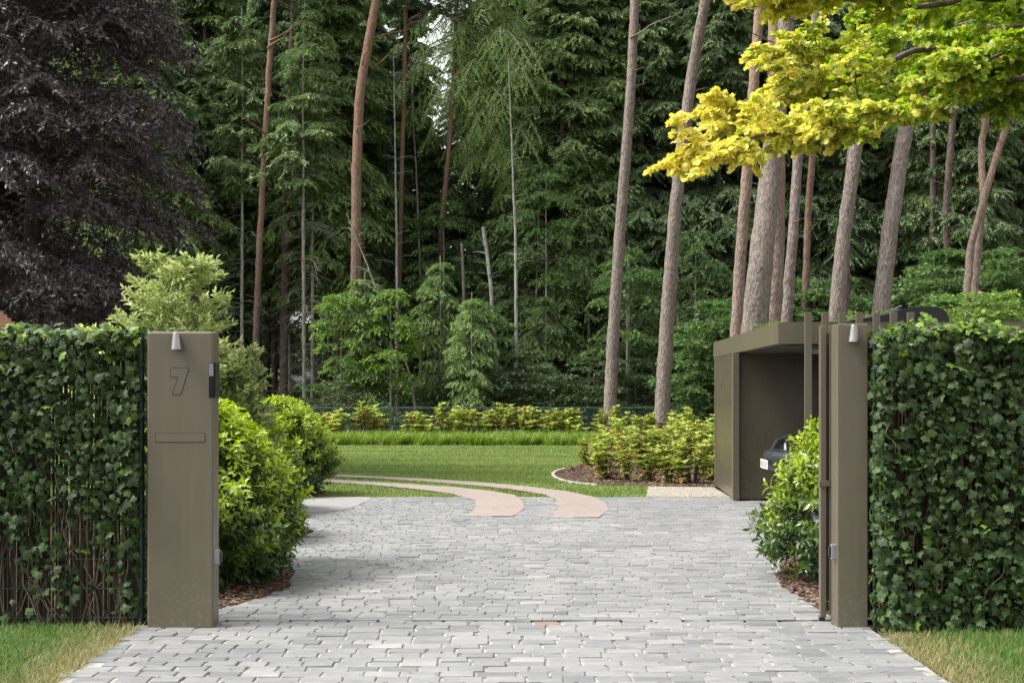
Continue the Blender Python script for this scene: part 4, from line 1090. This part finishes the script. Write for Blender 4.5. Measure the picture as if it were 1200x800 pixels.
broadleaf('bright_shrub', (6.0, 31, -.04), 3.0, 1.2, .5, 'shrub_leaf', 'twig', 'bright green shrub between the leaning grey pines above the roof', 'shrub', 58, nb=110, T=12, Mn=12, ll=.10, lw=.06, nj=.9, k=.3, tr=.07, group='bright shrubs behind the carport')
# variegated shrub behind the left hedge
broadleaf('variegated_shrub', (-3.0, 13.2, -.04), 2.70, .66, .6, 'variegated_leaf', 'twig', 'tall pale variegated shrub rising behind the number 7 pillar', 'shrub', 59, nb=100, T=13, Mn=13, ll=.062, lw=.055, T_=T_OVAL, tr=.025, rise=.8, sag=.1, down=-.15, shape='cone', nj=1.2, k=.22, k0=.13, jit=.5, wr=.0018, wk=.006)
broadleaf('variegated_shrub', (-3.5, 13.0, -.04), 2.05, .42, .6, 'variegated_leaf', 'twig', 'lower pale variegated shrub left of the tall one', 'shrub', 60, nb=75, T=12, Mn=12, ll=.062, lw=.055, T_=T_OVAL, tr=.025, rise=.8, sag=.1, down=-.15, shape='cone', nj=1.2, k=.22, k0=.13, jit=.5, wr=.0018, wk=.006)
broadleaf('variegated_shrub', (-2.62, 13.6, -.04), 1.9, .24, .6, 'variegated_leaf', 'twig', 'short pale variegated shrub at the right shoulder of the number 7 pillar', 'shrub', 61, nb=75, T=12, Mn=12, ll=.062, lw=.055, T_=T_OVAL, tr=.025, rise=.8, sag=.1, down=-.15, shape='cone', nj=1.2, k=.22, k0=.13, jit=.5, wr=.0018, wk=.006)


# laurel bushes: shoots reaching the surface of a lumpy body
def laurel(loc, rx, ry, H, label, seed, nshoot=900, ll=.085, group='laurel bushes beside the drive', lean=(0, 0), pfv=(.62, .8, 1.0, .93, .66, .36, .12)):
    r = np.random.default_rng(seed); root = thing('laurel_bush', loc, label, 'bush', group)
    th = r.uniform(0, 2 * PI, nshoot); z = H * r.random(nshoot) ** .8
    t = z / H
    # profile of radius by height (narrow foot, full belly, rounded top)
    pf = np.interp(t, [0, .08, .3, .55, .8, .95, 1], pfv)
    lump = 1 + .09 * np.sin(th * 5 + z * 6 + seed) + .07 * np.sin(th * 9 - z * 9) + r.normal(0, .05, nshoot)
    tip = np.stack([np.cos(th) * rx * pf * lump + lean[0] * t, np.sin(th) * ry * pf * lump + lean[1] * t, z], -1)
    # fill of the top disc
    inner = r.random(nshoot) < .25; tip[inner, :2] *= r.uniform(.3, 1, (inner.sum(), 1))
    outd = nrm(tip - np.array([lean[0] * .4, lean[1] * .4, H * .35])) ; outd[:, 2] += .35; outd = nrm(outd + r.normal(0, .25, outd.shape))
    tip[:, 2] = np.maximum(tip[:, 2], .08)
    Ls = r.uniform(.2, .38, nshoot); st = tip - outd * Ls[:, None]; mid = (st + tip) / 2 + np.array([0, 0, -.02])
    wd = Acc(); tubes(wd, np.stack([st, mid, tip], 1), np.tile([.004, .003, .0015], (nshoot, 1)), 3)
    # main stems
    nm = 16; C = np.stack([np.stack([r.normal(0, rx * .12, nm), r.normal(0, ry * .12, nm), np.full(nm, -.05)], -1), tip[r.integers(0, nshoot, nm)] * [.5, .5, .5], tip[r.integers(0, nshoot, nm)] * [.9, .9, .85]], 1)
    tubes(wd, C, np.tile([.012, .008, .004], (nm, 1)), 5); wd.obj('branches', M['twig'], root)
    lf = Acc(); Mn = 15; u = (np.arange(Mn)[None] + r.random((nshoot, Mn))) / Mn
    P = st[:, None] * (1 - u[..., None]) + tip[:, None] * u[..., None]
    ph = np.arange(Mn)[None] * 2.4 + r.uniform(0, 6, (nshoot, 1)); a1 = nrm(np.cross(outd, [0, 0, 1.])); a2 = np.cross(outd, a1)
    rad = np.cos(ph)[..., None] * a1[:, None] + np.sin(ph)[..., None] * a2[:, None]
    ld = nrm(outd[:, None] * (.35 + .5 * u[..., None]) + rad * .9 + np.array([0, 0, -.18]) + r.normal(0, .12, rad.shape))
    nn = nrm(outd[:, None] * 1.0 - rad * .4 + np.array([0, 0, .6]) + r.normal(0, .25, rad.shape))
    n = nshoot * Mn; sz = ll * r.uniform(.6, 1.2, (nshoot, Mn)) * (1 - .35 * (u > .88))
    young_shoot = np.clip((t - .18) * 1.7 + r.normal(0, .25, nshoot) + .2 * (outd[:, 2] > .5), .0, 1)
    yg = np.clip(young_shoot[:, None] * (u > .3) * (.35 + u * .8) + 0 * u, 0, 1) * r.uniform(.6, 1, (nshoot, Mn))
    scatter(lf, T_OVAL, P.reshape(-1, 3), frames(ld.reshape(-1, 3), nn.reshape(-1, 3)), np.stack([sz * 1.15, sz, sz], -1).reshape(-1, 3), np.clip(r.normal(.45, .22, n), 0, 1), yg.ravel())
    lf.obj('leaves', M['laurel_leaf'], root)
    return root


laurel((-2.60, 12.35, -.01), .86, 1.0, 1.58, 'nearest laurel bush at the right shoulder of the wide pillar', 71, 1250, lean=(-.05, 0))
laurel((-3.35, 15.9, -.01), .85, 1.3, 1.62, 'middle laurel bush of the left row with yellowish top', 72, 1000)
laurel((-3.65, 19.3, -.01), .8, 1.2, 1.66, 'laurel bush behind the middle one in the left row', 75, 900)
laurel((-3.55, 22.6, -.01), .85, .9, 1.52, 'farthest laurel bush of the left row beside the lawn', 73, 1000)
laurel((2.96, 12.6, -.01), .94, 1.15, 1.84, 'bright laurel bush left of the narrow right pillar', 74, 1350, lean=(.34, 0), pfv=(.66, .88, 1.0, .80, .55, .34, .12))

# ------------------------------------------------------------------ rhododendrons
def rhodo_mesh(seed, H, R, n=24):
    r = np.random.default_rng(seed); th = r.uniform(0, 6.28, n); q = np.sqrt(r.random(n)); tip = np.stack([np.cos(th) * q * R, np.sin(th) * q * R, H * (.45 + .5 * r.random(n)) * (1 - .3 * q)], -1)
    wd = Acc(); mid = tip * [.5, .5, .5]; tubes(wd, np.stack([tip * [.1, .1, 0], mid, tip], 1), np.tile([.012, .009, .005], (n, 1)), 4)
    lf = Acc()
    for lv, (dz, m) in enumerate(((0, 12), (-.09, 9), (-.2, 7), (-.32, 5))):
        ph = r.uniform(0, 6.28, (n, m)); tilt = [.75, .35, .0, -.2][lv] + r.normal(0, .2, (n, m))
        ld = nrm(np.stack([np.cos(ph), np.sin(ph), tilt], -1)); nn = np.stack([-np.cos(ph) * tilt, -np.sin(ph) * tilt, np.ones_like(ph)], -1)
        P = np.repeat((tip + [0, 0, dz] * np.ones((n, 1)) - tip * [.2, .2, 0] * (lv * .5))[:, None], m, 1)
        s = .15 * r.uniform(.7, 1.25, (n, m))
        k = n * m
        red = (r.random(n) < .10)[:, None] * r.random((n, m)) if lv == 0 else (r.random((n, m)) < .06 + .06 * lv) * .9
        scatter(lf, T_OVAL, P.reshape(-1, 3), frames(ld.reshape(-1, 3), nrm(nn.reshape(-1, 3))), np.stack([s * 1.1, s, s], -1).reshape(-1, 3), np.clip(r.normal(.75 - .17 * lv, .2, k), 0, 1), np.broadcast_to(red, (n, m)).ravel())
    return lf.mesh('rhododendron_leaves', M['rhodo_leaf']), wd.mesh('rhododendron_stems', M['twig'])


RM = [rhodo_mesh(80 + i, [1.25, 1.1, 1.4, 1.05][i], [.42, .36, .3, .4][i], [26, 18, 13, 20][i]) for i in range(4)]


def rhodo(x, y, k, s, label, group):
    t = thing('rhododendron', (x, y, -.02), label, 'shrub', group, random.uniform(0, 6.28)); t.scale = (s, s, s)
    link('leaves', RM[k][0], t); link('stems', RM[k][1], t); return t


r = np.random.default_rng(9)
row = [378, 395, 421, 437, 487, 503, 520, 535, 549, 572, 584, 597, 620, 624, 643, 652, 668, 676]
nm = ['first', 'second', 'third', 'fourth', 'fifth', 'sixth', 'seventh', 'eighth', 'ninth', 'tenth', 'eleventh', 'twelfth', 'thirteenth', 'fourteenth', 'fifteenth', 'sixteenth', 'seventeenth', 'eighteenth']
for i, px in enumerate(row):
    d = 45.2 + r.uniform(-.6, 1.2); rhodo((px - 600) / F * d, d, i % 4, r.uniform(.85, 1.15), '%s rhododendron from the left in the row along the mesh fence' % nm[i], 'rhododendrons in a row by the fence')
for X in (-7.5, -8.6, -9.8, -11): rhodo(X, 45.5, 1, 1, 'rhododendron by the fence hidden behind the left laurels', 'rhododendrons hidden on the left')
bedp = [(692, 526, 31, 'leftmost rhododendron of the bed beside the grey pine'), (712, 560, 27, 'front left rhododendron of the bed over bare mulch'), (735, 560, 26.5, 'yellow-leaved front rhododendron left of the bed centre'),
        (760, 562, 26.2, 'front rhododendron with reddish shoots in the bed centre'), (785, 564, 26.0, 'front rhododendron right of the bed centre'), (812, 566, 25.8, 'front rhododendron next to the storage wall'), (834, 566, 26.8, 'rhododendron touching the left wall of the carport'),
        (705, 545, 30, 'second-rank rhododendron left in the bed'), (730, 545, 30.5, 'second-rank rhododendron behind the yellow-leaved one'), (752, 545, 30, 'second-rank rhododendron in the middle of the bed'), (780, 545, 29.6, 'second-rank rhododendron under the leaning pine'), (808, 545, 30.3, 'second-rank rhododendron right of the leaning pine'), (832, 540, 30.5, 'second-rank rhododendron by the storage wall'),
        (715, 530, 34.5, 'rear rhododendron in front of the straight grey pine'), (745, 530, 35, 'rear rhododendron between the two grey pines'), (775, 530, 34, 'rear rhododendron in front of the leaning grey pine'), (800, 528, 35, 'rear rhododendron right of the leaning grey pine'), (826, 528, 34.5, 'rear rhododendron at the right end of the bed'),
        (805, 500, 39, 'tall back rhododendron near the right end of the fence'), (828, 498, 38, 'tallest back rhododendron beside the storage wall'), (790, 505, 42, 'back rhododendron right of the leaning pine foot'), (752, 500, 43.5, 'back rhododendron between the feet of the two grey pines'), (763, 500, 44.5, 'back rhododendron just left of the leaning pine foot'), (703, 500, 44, 'slim back rhododendron left of the straight pine foot'), (724, 505, 43.8, 'slim back rhododendron with red shoots right of the straight pine foot'), (838, 500, 42, 'back rhododendron at the right end of the fence')]
for i, (px, py, d, lab) in enumerate(bedp):
    if d < 27.5: d -= .7
    s = 1.0 if d < 37 else 1.15
    s *= {0: .75}.get(i, 1); s *= .78 if 26.9 > d else .86
    rhodo((px - 600) / F * d, d, (i * 3 + i // 4) % 4, s * r.uniform(.92, 1.08), lab, 'rhododendrons in the bed beside the carport')

# ornamental grass border
a = Acc(); nt_ = 260; tx = r.uniform(-9.5, 2.6, nt_); ty = 42.7 + r.uniform(0, 2.0, nt_); nb_ = 90
X = (tx[:, None] + r.normal(0, .07, (nt_, nb_))).ravel(); Y = (ty[:, None] + r.normal(0, .07, (nt_, nb_))).ravel()
blades(a, X, Y, .40, .022, z=-.02, dry=np.zeros(len(X)), lean=.85, r=r)
tag(a.obj('sedge_border', M['sedge']), 'bright tufted sedge border along the far lawn edge', 'ornamental grass', kind='stuff')
a = Acc(); sheet(a, [(-20, 42.6), (9, 42.6), (9, 49), (-20, 49)], -.008); tag(a.obj('planting_bed', M['mulch']), kind='structure')

# boundary fence
mesh_fence(-9.5, 9.5, 48, 1.03, list(np.arange(-9.5, 9.6, 2.5)), 'low green wire mesh fence between the lawn and the wood', pr=.03, wire=.004, pitch=.05, hp=.1, top_wire=.016)

# undergrowth
a = Acc(); n = 52000; X = r.uniform(-24, 26, n); Y = 49 + 11 * r.random(n) ** 1.2; hmax = (.55 + .55 * np.sin(X * 1.1 + Y * .7) * np.sin(X * .43 + 1) + .35 * np.sin(X * 2.3 + Y)).clip(.12, 1.3)
Z = terr(Y) + hmax * r.random(n) ** .7 * (1 + .5 * (X > 5))
t = nrm(r.normal(size=(n, 3)) * [1, 1, .5]); nn = nrm(r.normal(size=(n, 3)) * .6 + [0, -.2, 1]); s = r.uniform(.09, .19, n)
scatter(a, T_LEAF4, np.stack([X, Y, Z], -1), frames(t, nn), s, r.random(n))
tag(a.obj('undergrowth', M['under_leaf']), 'dark leafy undergrowth on the forest floor behind the fence', 'undergrowth', kind='stuff')
for i, (px, d, H, lab) in enumerate([(700, 50.5, 2.6, 'dark leafy shrub behind the straight grey pine foot'), (615, 51, 2.8, 'leafy shrub at the foot of the birch trunk'), (745, 51.5, 2.4, 'dark leafy shrub between the two grey pine feet'), (815, 50.5, 2.8, 'leafy shrub left of the carport wall behind the fence'),
                                      (385, 50.2, 1.9, 'low leafy shrub behind the left end of the fence'), (585, 52, 2.2, 'leafy shrub left of the birch foot'), (650, 50.5, 2.0, 'low leafy shrub under the pale-trunked spruce'), (530, 52, 1.8, 'low leafy shrub in the dark middle of the wood edge'), (780, 52.5, 3.2, 'tall leafy shrub behind the leaning grey pine')]):
    broadleaf('woodland_shrub', ((px - 600) / F * d, d, gz(d) - .05), H, 1.15, .2, 'under_leaf', 'twig', lab, 'shrub', 300 + i, nb=34, T=9, Mn=9, ll=.15, lw=.09, tr=.04, down=.1, nj=.6, group='leafy shrubs along the wood edge')

# ------------------------------------------------------------------ golden tree overhead
r = np.random.default_rng(91); root = thing('golden_tree', (8.1, 13.6, -.04), 'tree with golden yellow and green leaves reaching in from the upper right', 'tree')
ob = np.array([8.1, 13.6, -.04])
a = Acc(); trunk(a, [(0, 0, -.2), (0, 0, .4), (-.1, .05, 2.4), (-.2, 0, 4.2), (-.1, .1, 6.5), (0, 0, 8.0)], [.3, .24, .2, .17, .1, .03], 14, r); a.obj('trunk', M['pine_dark'], root, smooth=True)
LIMB = [([(1560, 150, 13.6), (1420, 120, 13.3), (1300, 97, 13.0), (1180, 97, 12.6), (1080, 118, 12.3), (1000, 133, 12.1), (900, 158, 12.0), (825, 172, 12.0)], .05, 1.0),
        ([(1540, 60, 13.6), (1350, 50, 13.4), (1200, 62, 13.2), (1080, 62, 13.0), (980, 80, 12.8), (905, 108, 12.7), (860, 130, 12.6)], .05, 1.0),
        ([(1540, 20, 13.6), (1300, -10, 13.2), (1150, 0, 12.7), (1030, 8, 12.4), (950, -6, 12.3), (905, -14, 12.3)], .045, .85),
        ([(1540, 100, 13.6), (1330, 80, 12.8), (1200, 90, 12.2), (1100, 105, 11.8), (1030, 125, 11.6), (975, 150, 11.5)], .045, .85),
        ([(1540, 60, 13.8), (1350, 30, 14.2), (1180, 30, 14.4), (1060, 38, 14.4), (975, 55, 14.3), (925, 65, 14.2)], .045, 1.0),
        ([(1540, -40, 13.6), (1350, -60, 13.0), (1200, -40, 12.5), (1090, -20, 12.2), (1000, -30, 12.0)], .045, .9),
        ([(1540, 80, 13.7), (1400, 60, 12.6), (1280, 58, 11.9), (1180, 60, 11.5), (1120, 82, 11.3)], .04, .8),
        ([(1540, 80, 13.7), (1380, 75, 14.6), (1260, 70, 15.2), (1150, 80, 15.4), (1070, 98, 15.4), (1010, 112, 15.3)], .04, .95),
        ([(1540, 0, 13.7), (1380, 10, 14.6), (1240, 8, 15.2), (1120, 12, 15.5), (1020, 22, 15.6)], .04, .9),
        ([(1540, -150, 13.6), (1350, -180, 13.0), (1180, -140, 12.8), (1050, -110, 12.8)], .04, 1.0), ([(1540, -200, 13.6), (1400, -280, 14.0), (1250, -280, 14.4), (1130, -240, 14.4)], .04, 1.0),
        ([(1560, -60, 13.6), (1700, -120, 13.4), (1830, -60, 13.4)], .05, 1.0), ([(1560, 20, 13.6), (1640, 0, 12.4), (1700, 40, 11.0)], .05, 1.0), ([(1560, 20, 13.6), (1640, 0, 15), (1720, 20, 17.0)], .05, 1.0), ([(1560, -300, 13.6), (1580, -450, 13.4), (1560, -560, 13.4)], .05, 1.0)]
wd = Acc(); lf = Acc()
for li, (P, rad, dn) in enumerate(LIMB):
    W3 = np.array(smooth_line([tuple(np.array(W(*p)) - ob) for p in P], 2)); W3[1:-1] += r.normal(0, .02, (len(W3) - 2, 3)); K = len(W3)
    tubes(wd, W3[None], (np.linspace(1, .12, K) * rad)[None], 7)
    B = 1; nb2 = int(38 * dn * len(P) / 6); s = np.clip(r.uniform(.30, 1.0, nb2), 0, 1); s[0] = 1
    p, t = curve_pts(W3[None], s[None]); p, t = p[0], t[0]
    lat = nrm(np.cross(t, [0, 0, 1.])); sd_ = np.where(r.random(nb2) < .5, 1, -1)[:, None]
    A = np.radians(r.uniform(18, 62, nb2))[:, None]; d_ = nrm(t * np.cos(A) + lat * sd_ * np.sin(A) + np.array([0, 0, 1.]) * r.normal(.08, .36, (nb2, 1)))
    L = r.uniform(.3, .85, nb2) * (1.15 - .6 * s)
    u = np.linspace(0, 1, 6)[None, :, None]; C = p[:, None] + d_[:, None] * L[:, None, None] * u + np.array([0, 0, -.10]) * (u ** 2) * L[:, None, None] + np.cumsum(r.normal(0, .01, (nb2, 6, 3)), 1)
    tubes(wd, C, np.linspace(1, .3, 6)[None] * (L * .010 + .003)[:, None], 4)
    n0 = len(lf.V); spray(lf, r, C, L, T=10, Mn=11, k=.25, k0=.08, ll=.058, lw=None, T_=T_MAPLE, down=.22, nj=.85, jit=.4, s0=.12, leafang=70, wood=wd, wr=.0025)
    V = lf.V[-1]; nL = len(T_MAPLE[0]); cen = V.reshape(-1, nL, 3).mean(1) + ob
    # golden at the outer ends of the limbs, greener towards the trunk
    gold = np.clip(.78 - (cen[:, 0] - 1.9) / 1.6 * .75 + r.normal(0, .38, len(cen)), 0, 1)
    lf.B[-1] = np.repeat(gold, len(T_MAPLE[1]))
wd.obj('branches', M['pine_dark'], root); lf.obj('crown', M['golden_leaf'], root)

# ------------------------------------------------------------------ CARPORT
cp = thing('carport', (6.5, 20, 0), 'flat-roofed bronze carport with storage wall at its left end', 'carport'); ox, oy = 6.5, 20
def obx(acc, x0, x1, y0, y1, z0, z1, bev=0.0): bx(acc, x0 - ox, x1 - ox, y0 - oy, y1 - oy, z0, z1, bev)
xl = lambda y: 3.13 + (y - 17.4) / (25.0 - 17.4) * .27
a = Acc(); prism(a, [(xl(17.4) - ox, 17.4 - oy), (12.4 - ox, 17.4 - oy), (12.4 - ox, 25 - oy), (xl(25) - ox, 25 - oy)], 'z', 2.14, 2.40, .006); rf = a.obj('roof', M['bronze'], cp)
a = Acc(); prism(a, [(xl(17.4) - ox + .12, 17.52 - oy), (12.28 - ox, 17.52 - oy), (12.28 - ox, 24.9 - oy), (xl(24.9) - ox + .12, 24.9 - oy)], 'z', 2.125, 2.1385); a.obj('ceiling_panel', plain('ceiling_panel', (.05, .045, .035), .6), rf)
a = Acc(); prism(a, [(xl(17.4) - ox + .1, 17.5 - oy), (12.3 - ox, 17.5 - oy), (12.3 - ox, 24.9 - oy), (xl(24.9) - ox + .1, 24.9 - oy)], 'z', 2.401, 2.409); a.obj('roof_membrane', M['black'], rf)
for k in range(3):
    z0 = .03 + k * .70; a = Acc(); prism(a, [(3.215 - ox, 21.60 - oy), (3.235 - ox, 21.60 - oy), (3.37 - ox, 24.30 - oy), (3.35 - ox, 24.30 - oy)], 'z', z0, z0 + .6985, .001); a.obj('side_panel', M['bronze_wall'], cp)
a = Acc(); obx(a, 3.205, 3.30, 21.48, 21.60, 0, 2.124, .004); a.obj('corner_post', M['bronze'], cp)
a = Acc(); obx(a, 3.335, 3.42, 24.30, 24.40, 0, 2.124, .004); a.obj('corner_post', M['bronze'], cp)
for k in range(4):
    z0 = .012 + k * .528
    a = Acc(); obx(a, 3.312, 12.2, 21.55, 21.59, z0, z0 + .5268, .0007); a.obj('wall_panel', M['bronze_wall'], cp)
a = Acc(); obx(a, 3.38, 12.2, 24.24, 24.295, 0, 2.12); a.obj('back_wall', M['bronze_wall'], cp)
a = Acc(); obx(a, 12.21, 12.27, 17.6, 24.25, 0, 2.12); a.obj('end_wall', M['bronze_wall'], cp)
for x in (8.6, 12.0):
    a = Acc(); obx(a, x, x + .1, 17.7, 17.8, 0, 2.124, .005); a.obj('post', M['bronze'], cp)
for sx_, sz_ in ((3.46, 2.19),):
    a = Acc(); obx(a, sx_, sx_ + .02, 17.39, 17.402, sz_, sz_ + .02, .003); a.obj('screw', M['steel'], cp)
# slat screen in front of the carport
ss = thing('slat_screen', (4.6, 17.15, 0), 'row of upright bronze slats standing in front of the carport', 'screen')
s0_ = None
for k in range(7):
    if s0_ is None: a = Acc(); bx(a, -.041, .041, -.02, .02, 0, 2.50, .004); s0_ = a.obj('slat', M['bronze'], ss); o = s0_
    else: o = s0_.copy(); COL.objects.link(o); o.parent = ss
    o.location = (3.43 + k * .198 - 4.6, 0, 0)
a = Acc(); bx(a, -1.2, .1, .021, .05, .35, .40, .003); a.obj('rail', M['bronze'], ss)
a = Acc(); bx(a, -1.2, .1, .021, .05, 2.02, 2.07, .003); a.obj('rail', M['bronze'], ss)
# black wedge on the roof
rc = thing('roof_cover', (5.0, 20.5, 2.41), 'low black sheeted cover lying on the carport roof', 'roof cover')
a = Acc(); prism(a, [(-1.05, 0), (-1.05, .02), (.02, .20), (.25, .285), (.62, .31), (.80, .27), (.86, .14), (.84, 0)], 'y', -.7, .7, .02); a.obj('cover_body', M['black'], rc)
a = Acc(); prism(a, [(-.75, .06), (.0, .215), (.22, .31), (.20, .325), (-.02, .23), (-.76, .075)], 'y', -.72, -.69, .002); a.obj('edge_strip', M['grey_plastic'], rc)

# ------------------------------------------------------------------ CAR (boxy black off-roader facing left)
M['car'] = plain('black_car_paint', (.012, .012, .014), .2, var=.05); M['car_plastic'] = plain('car_plastic', (.02, .021, .024), .4); M['tyre'] = plain('tyre', (.015, .015, .015), .85); M['headlight'] = plain('headlight_glass', (.55, .57, .6), .08)
M['plate'] = plain('plate_white', (.75, .73, .70), .4, var=.02); M['plate_red'] = plain('plate_red', (.42, .12, .11), .4)
CY = 19.2; CX = 3.36
car = thing('parked_car', (CX + 2.1, CY, 0), 'black boxy off-road car parked in the carport facing left', 'car'); ox, oy = CX + 2.1, CY
a = Acc(); prism(a, [(.30, .50), (.34, .98), (.52, 1.06), (1.50, 1.12), (1.52, 1.16), (4.0, 1.16), (4.12, 1.1), (4.12, .5)], 'y', -.72, .72, .02); V = a.V[0]; V[:, 0] -= 2.1; a.obj('body', M['car'], car)
a = Acc(); prism(a, [(1.58, 1.17), (1.86, 1.76), (2.0, 1.83), (3.95, 1.80), (4.08, 1.17)], 'y', -.68, .68, .03); a.V[0][:, 0] -= 2.1; a.obj('cab', M['car_plastic'], car)
for yy in (-.684, .684):
    for (x0, x1) in ((1.95, 2.6), (2.72, 3.3), (3.42, 3.9)):
        a = Acc(); bx(a, x0 - 2.1, x1 - 2.1, yy - .004, yy + .004, 1.24, 1.68, .002); a.obj('window', M['glassy'], car)
a = Acc(); prism(a, [(1.585, 1.22), (1.60, 1.22), (1.84, 1.70), (1.825, 1.70)], 'y', -.58, .58); a.V[0][:, 0] -= 2.125; a.obj('windscreen', M['glassy'], car)
a = Acc(); bx(a, .27 - 2.1, .305 - 2.1, -.5, .5, .62, .97, .01); g_ = a.obj('grille', M['car_plastic'], car)
for k in range(7):
    a = Acc(); bx(a, .262 - 2.1, .272 - 2.1, -.33 + k * .11 - .03, -.33 + k * .11 + .03, .66, .93, .003); a.obj('grille_slot', M['black'], g_)
for s in (-1, 1):
    a = Acc(); n = 20; V = [(.255 - 2.1, s * .44, .82)] + [(.262 - 2.1, s * .44 + .085 * math.cos(t), .82 + .085 * math.sin(t)) for t in np.arange(n) * 2 * PI / n]
    a.add(V, [(0, 1 + i, 1 + (i + 1) % n) for i in range(n)]); a.obj('headlight', M['headlight'], car)
    # front fender: arched flare outside the body
    for fx in (.62, 3.35):
        arc = [(fx - .52, .72), (fx - .40, .93), (fx - .22, 1.00), (fx + .32, 1.00), (fx + .50, .84), (fx + .56, .62), (fx + .50, .62), (fx + .44, .80), (fx + .28, .94), (fx - .2, .94), (fx - .34, .88), (fx - .46, .70)]
        a = Acc(); prism(a, arc, 'y', s * .725 if s > 0 else -.93, .93 if s > 0 else -.725, .006); a.V[0][:, 0] -= 2.1; a.obj('fender', M['car_plastic'], car)
        wh = Acc(); n = 28; prof = [(.0, .02), (.20, .02), (.22, .0), (.37, .0), (.40, .05), (.40, .19), (.37, .23), (.0, .23)]
        V = []
        for rr_, yy in prof: V += [(fx - 2.1 + rr_ * math.cos(t), s * (.93 - yy), .40 + rr_ * math.sin(t)) for t in np.arange(n) * 2 * PI / n]
        i, j = np.meshgrid(np.arange(len(prof) - 1), np.arange(n), indexing='ij'); i = i.ravel(); j = j.ravel(); j2 = (j + 1) % n
        wh.add(V, np.stack([i * n + j, i * n + j2, (i + 1) * n + j2, (i + 1) * n + j], -1)); w_ = wh.obj('wheel', M['tyre'], car)
        rm = Acc()
        for q in range(5):
            t = q * 2 * PI / 5; pts_ = [(fx - 2.1 + .03 * math.cos(t), s * .925, .40 + .03 * math.sin(t)), (fx - 2.1 + .20 * math.cos(t), s * .93, .40 + .20 * math.sin(t))]; tube1(rm, pts_, [.03, .022], 6)
        rm.obj('rim', M['grey_plastic'], w_)
    a = Acc(); bx(a, 1.62 - 2.1, 1.80 - 2.1, s * .80 - .09, s * .80 + .09, 1.20, 1.38, .02); a.obj('mirror', M['car_plastic'], car)
# stubby steel bumper with bevelled ends
a = Acc(); bm = bmesh.new()
pl = [(-.06, -.30), (-.06, .30), (.02, .62), (.20, .84), (.34, .84), (.34, -.84), (.20, -.84), (.02, -.62)]
lo = [bm.verts.new((x - 2.1 + .05, y, .56)) for x, y in pl]; hi = [bm.verts.new((x - 2.1, y, .76)) for x, y in pl]; tp_ = [bm.verts.new((x - 2.1 + (.05 if x < .3 else 0), y * .95, .81)) for x, y in pl]
bm.faces.new(lo); bm.faces.new(tp_[::-1])
for A_r, B_r in ((lo, hi), (hi, tp_)):
    for i in range(8): bm.faces.new((A_r[i], B_r[i], B_r[(i + 1) % 8], A_r[(i + 1) % 8]))
bmesh.ops.recalc_face_normals(bm, faces=bm.faces[:]); bmesh.ops.bevel(bm, geom=bm.edges[:], offset=.008, segments=2, affect='EDGES'); addbm(a, bm)
bp_ = a.obj('bumper', M['car_plastic'], car)
a = Acc(); bx(a, -2.195, -2.185, -.26, .26, .585, .70, .002); pt = a.obj('licence_plate', M['plate'], bp_)
a = Acc()
for k, yv in enumerate((-.21, -.14, -.085, -.03, .05, .105, .16, .215)):   # red characters, illegible in the photo
    bx(a, -2.1985, -2.1955, yv - .018, yv - .006, .605, .68); bx(a, -2.1985, -2.1955, yv - .006, yv + .014, [.665, .64, .605][k % 3], [.68, .655, .62][k % 3])
a.obj('plate_characters', M['plate_red'], pt)
for s in (-1, 1):
    a = Acc(); bx(a, -2.1 - .005, -2.1 + .06, s * .55 - .05, s * .55 + .05, .64, .72, .01); a.obj('fog_lamp', M['black'], bp_)
# small corner of the house roof at the far left
hr = thing('tiled_house', (-10.02, 20, 0), 'corner of a house with red tiled roof behind the left hedge', 'house'); ox, oy = -10.02, 20
a = Acc(); bx(a, -3, 3.0, -2.6, .4, -.04, 2.30); a.obj('wall', plain('house_wall', (.35, .33, .30), .9), hr)
tl = plain('roof_tiles', (.36, .20, .13), .8, var=.25, scale=14)
a = Acc()
for i in range(14):
    for j in range(1):
        z0 = 2.40 + i * .05; x1 = 3.24 - i * .055; bx(a, -3.3, x1, -2.9, .7, z0 - .055, z0, .01)
a.obj('roof', tl, hr)
a = Acc(); tube1(a, [(3.29, -2.95, 2.36), (3.29, .7, 2.36)], [.05, .05], 10); bx(a, 3.18, 3.24, -2.95, .7, 2.28, 2.343); a.obj('gutter', plain('gutter', (.03, .03, .035), .5), hr)
# fascia lamps etc. done. Remove unused prototypes
for k, (root_, used) in PROTO.items():
    if not used:
        for ch in list(root_.children): bpy.data.objects.remove(ch)
        bpy.data.objects.remove(root_)
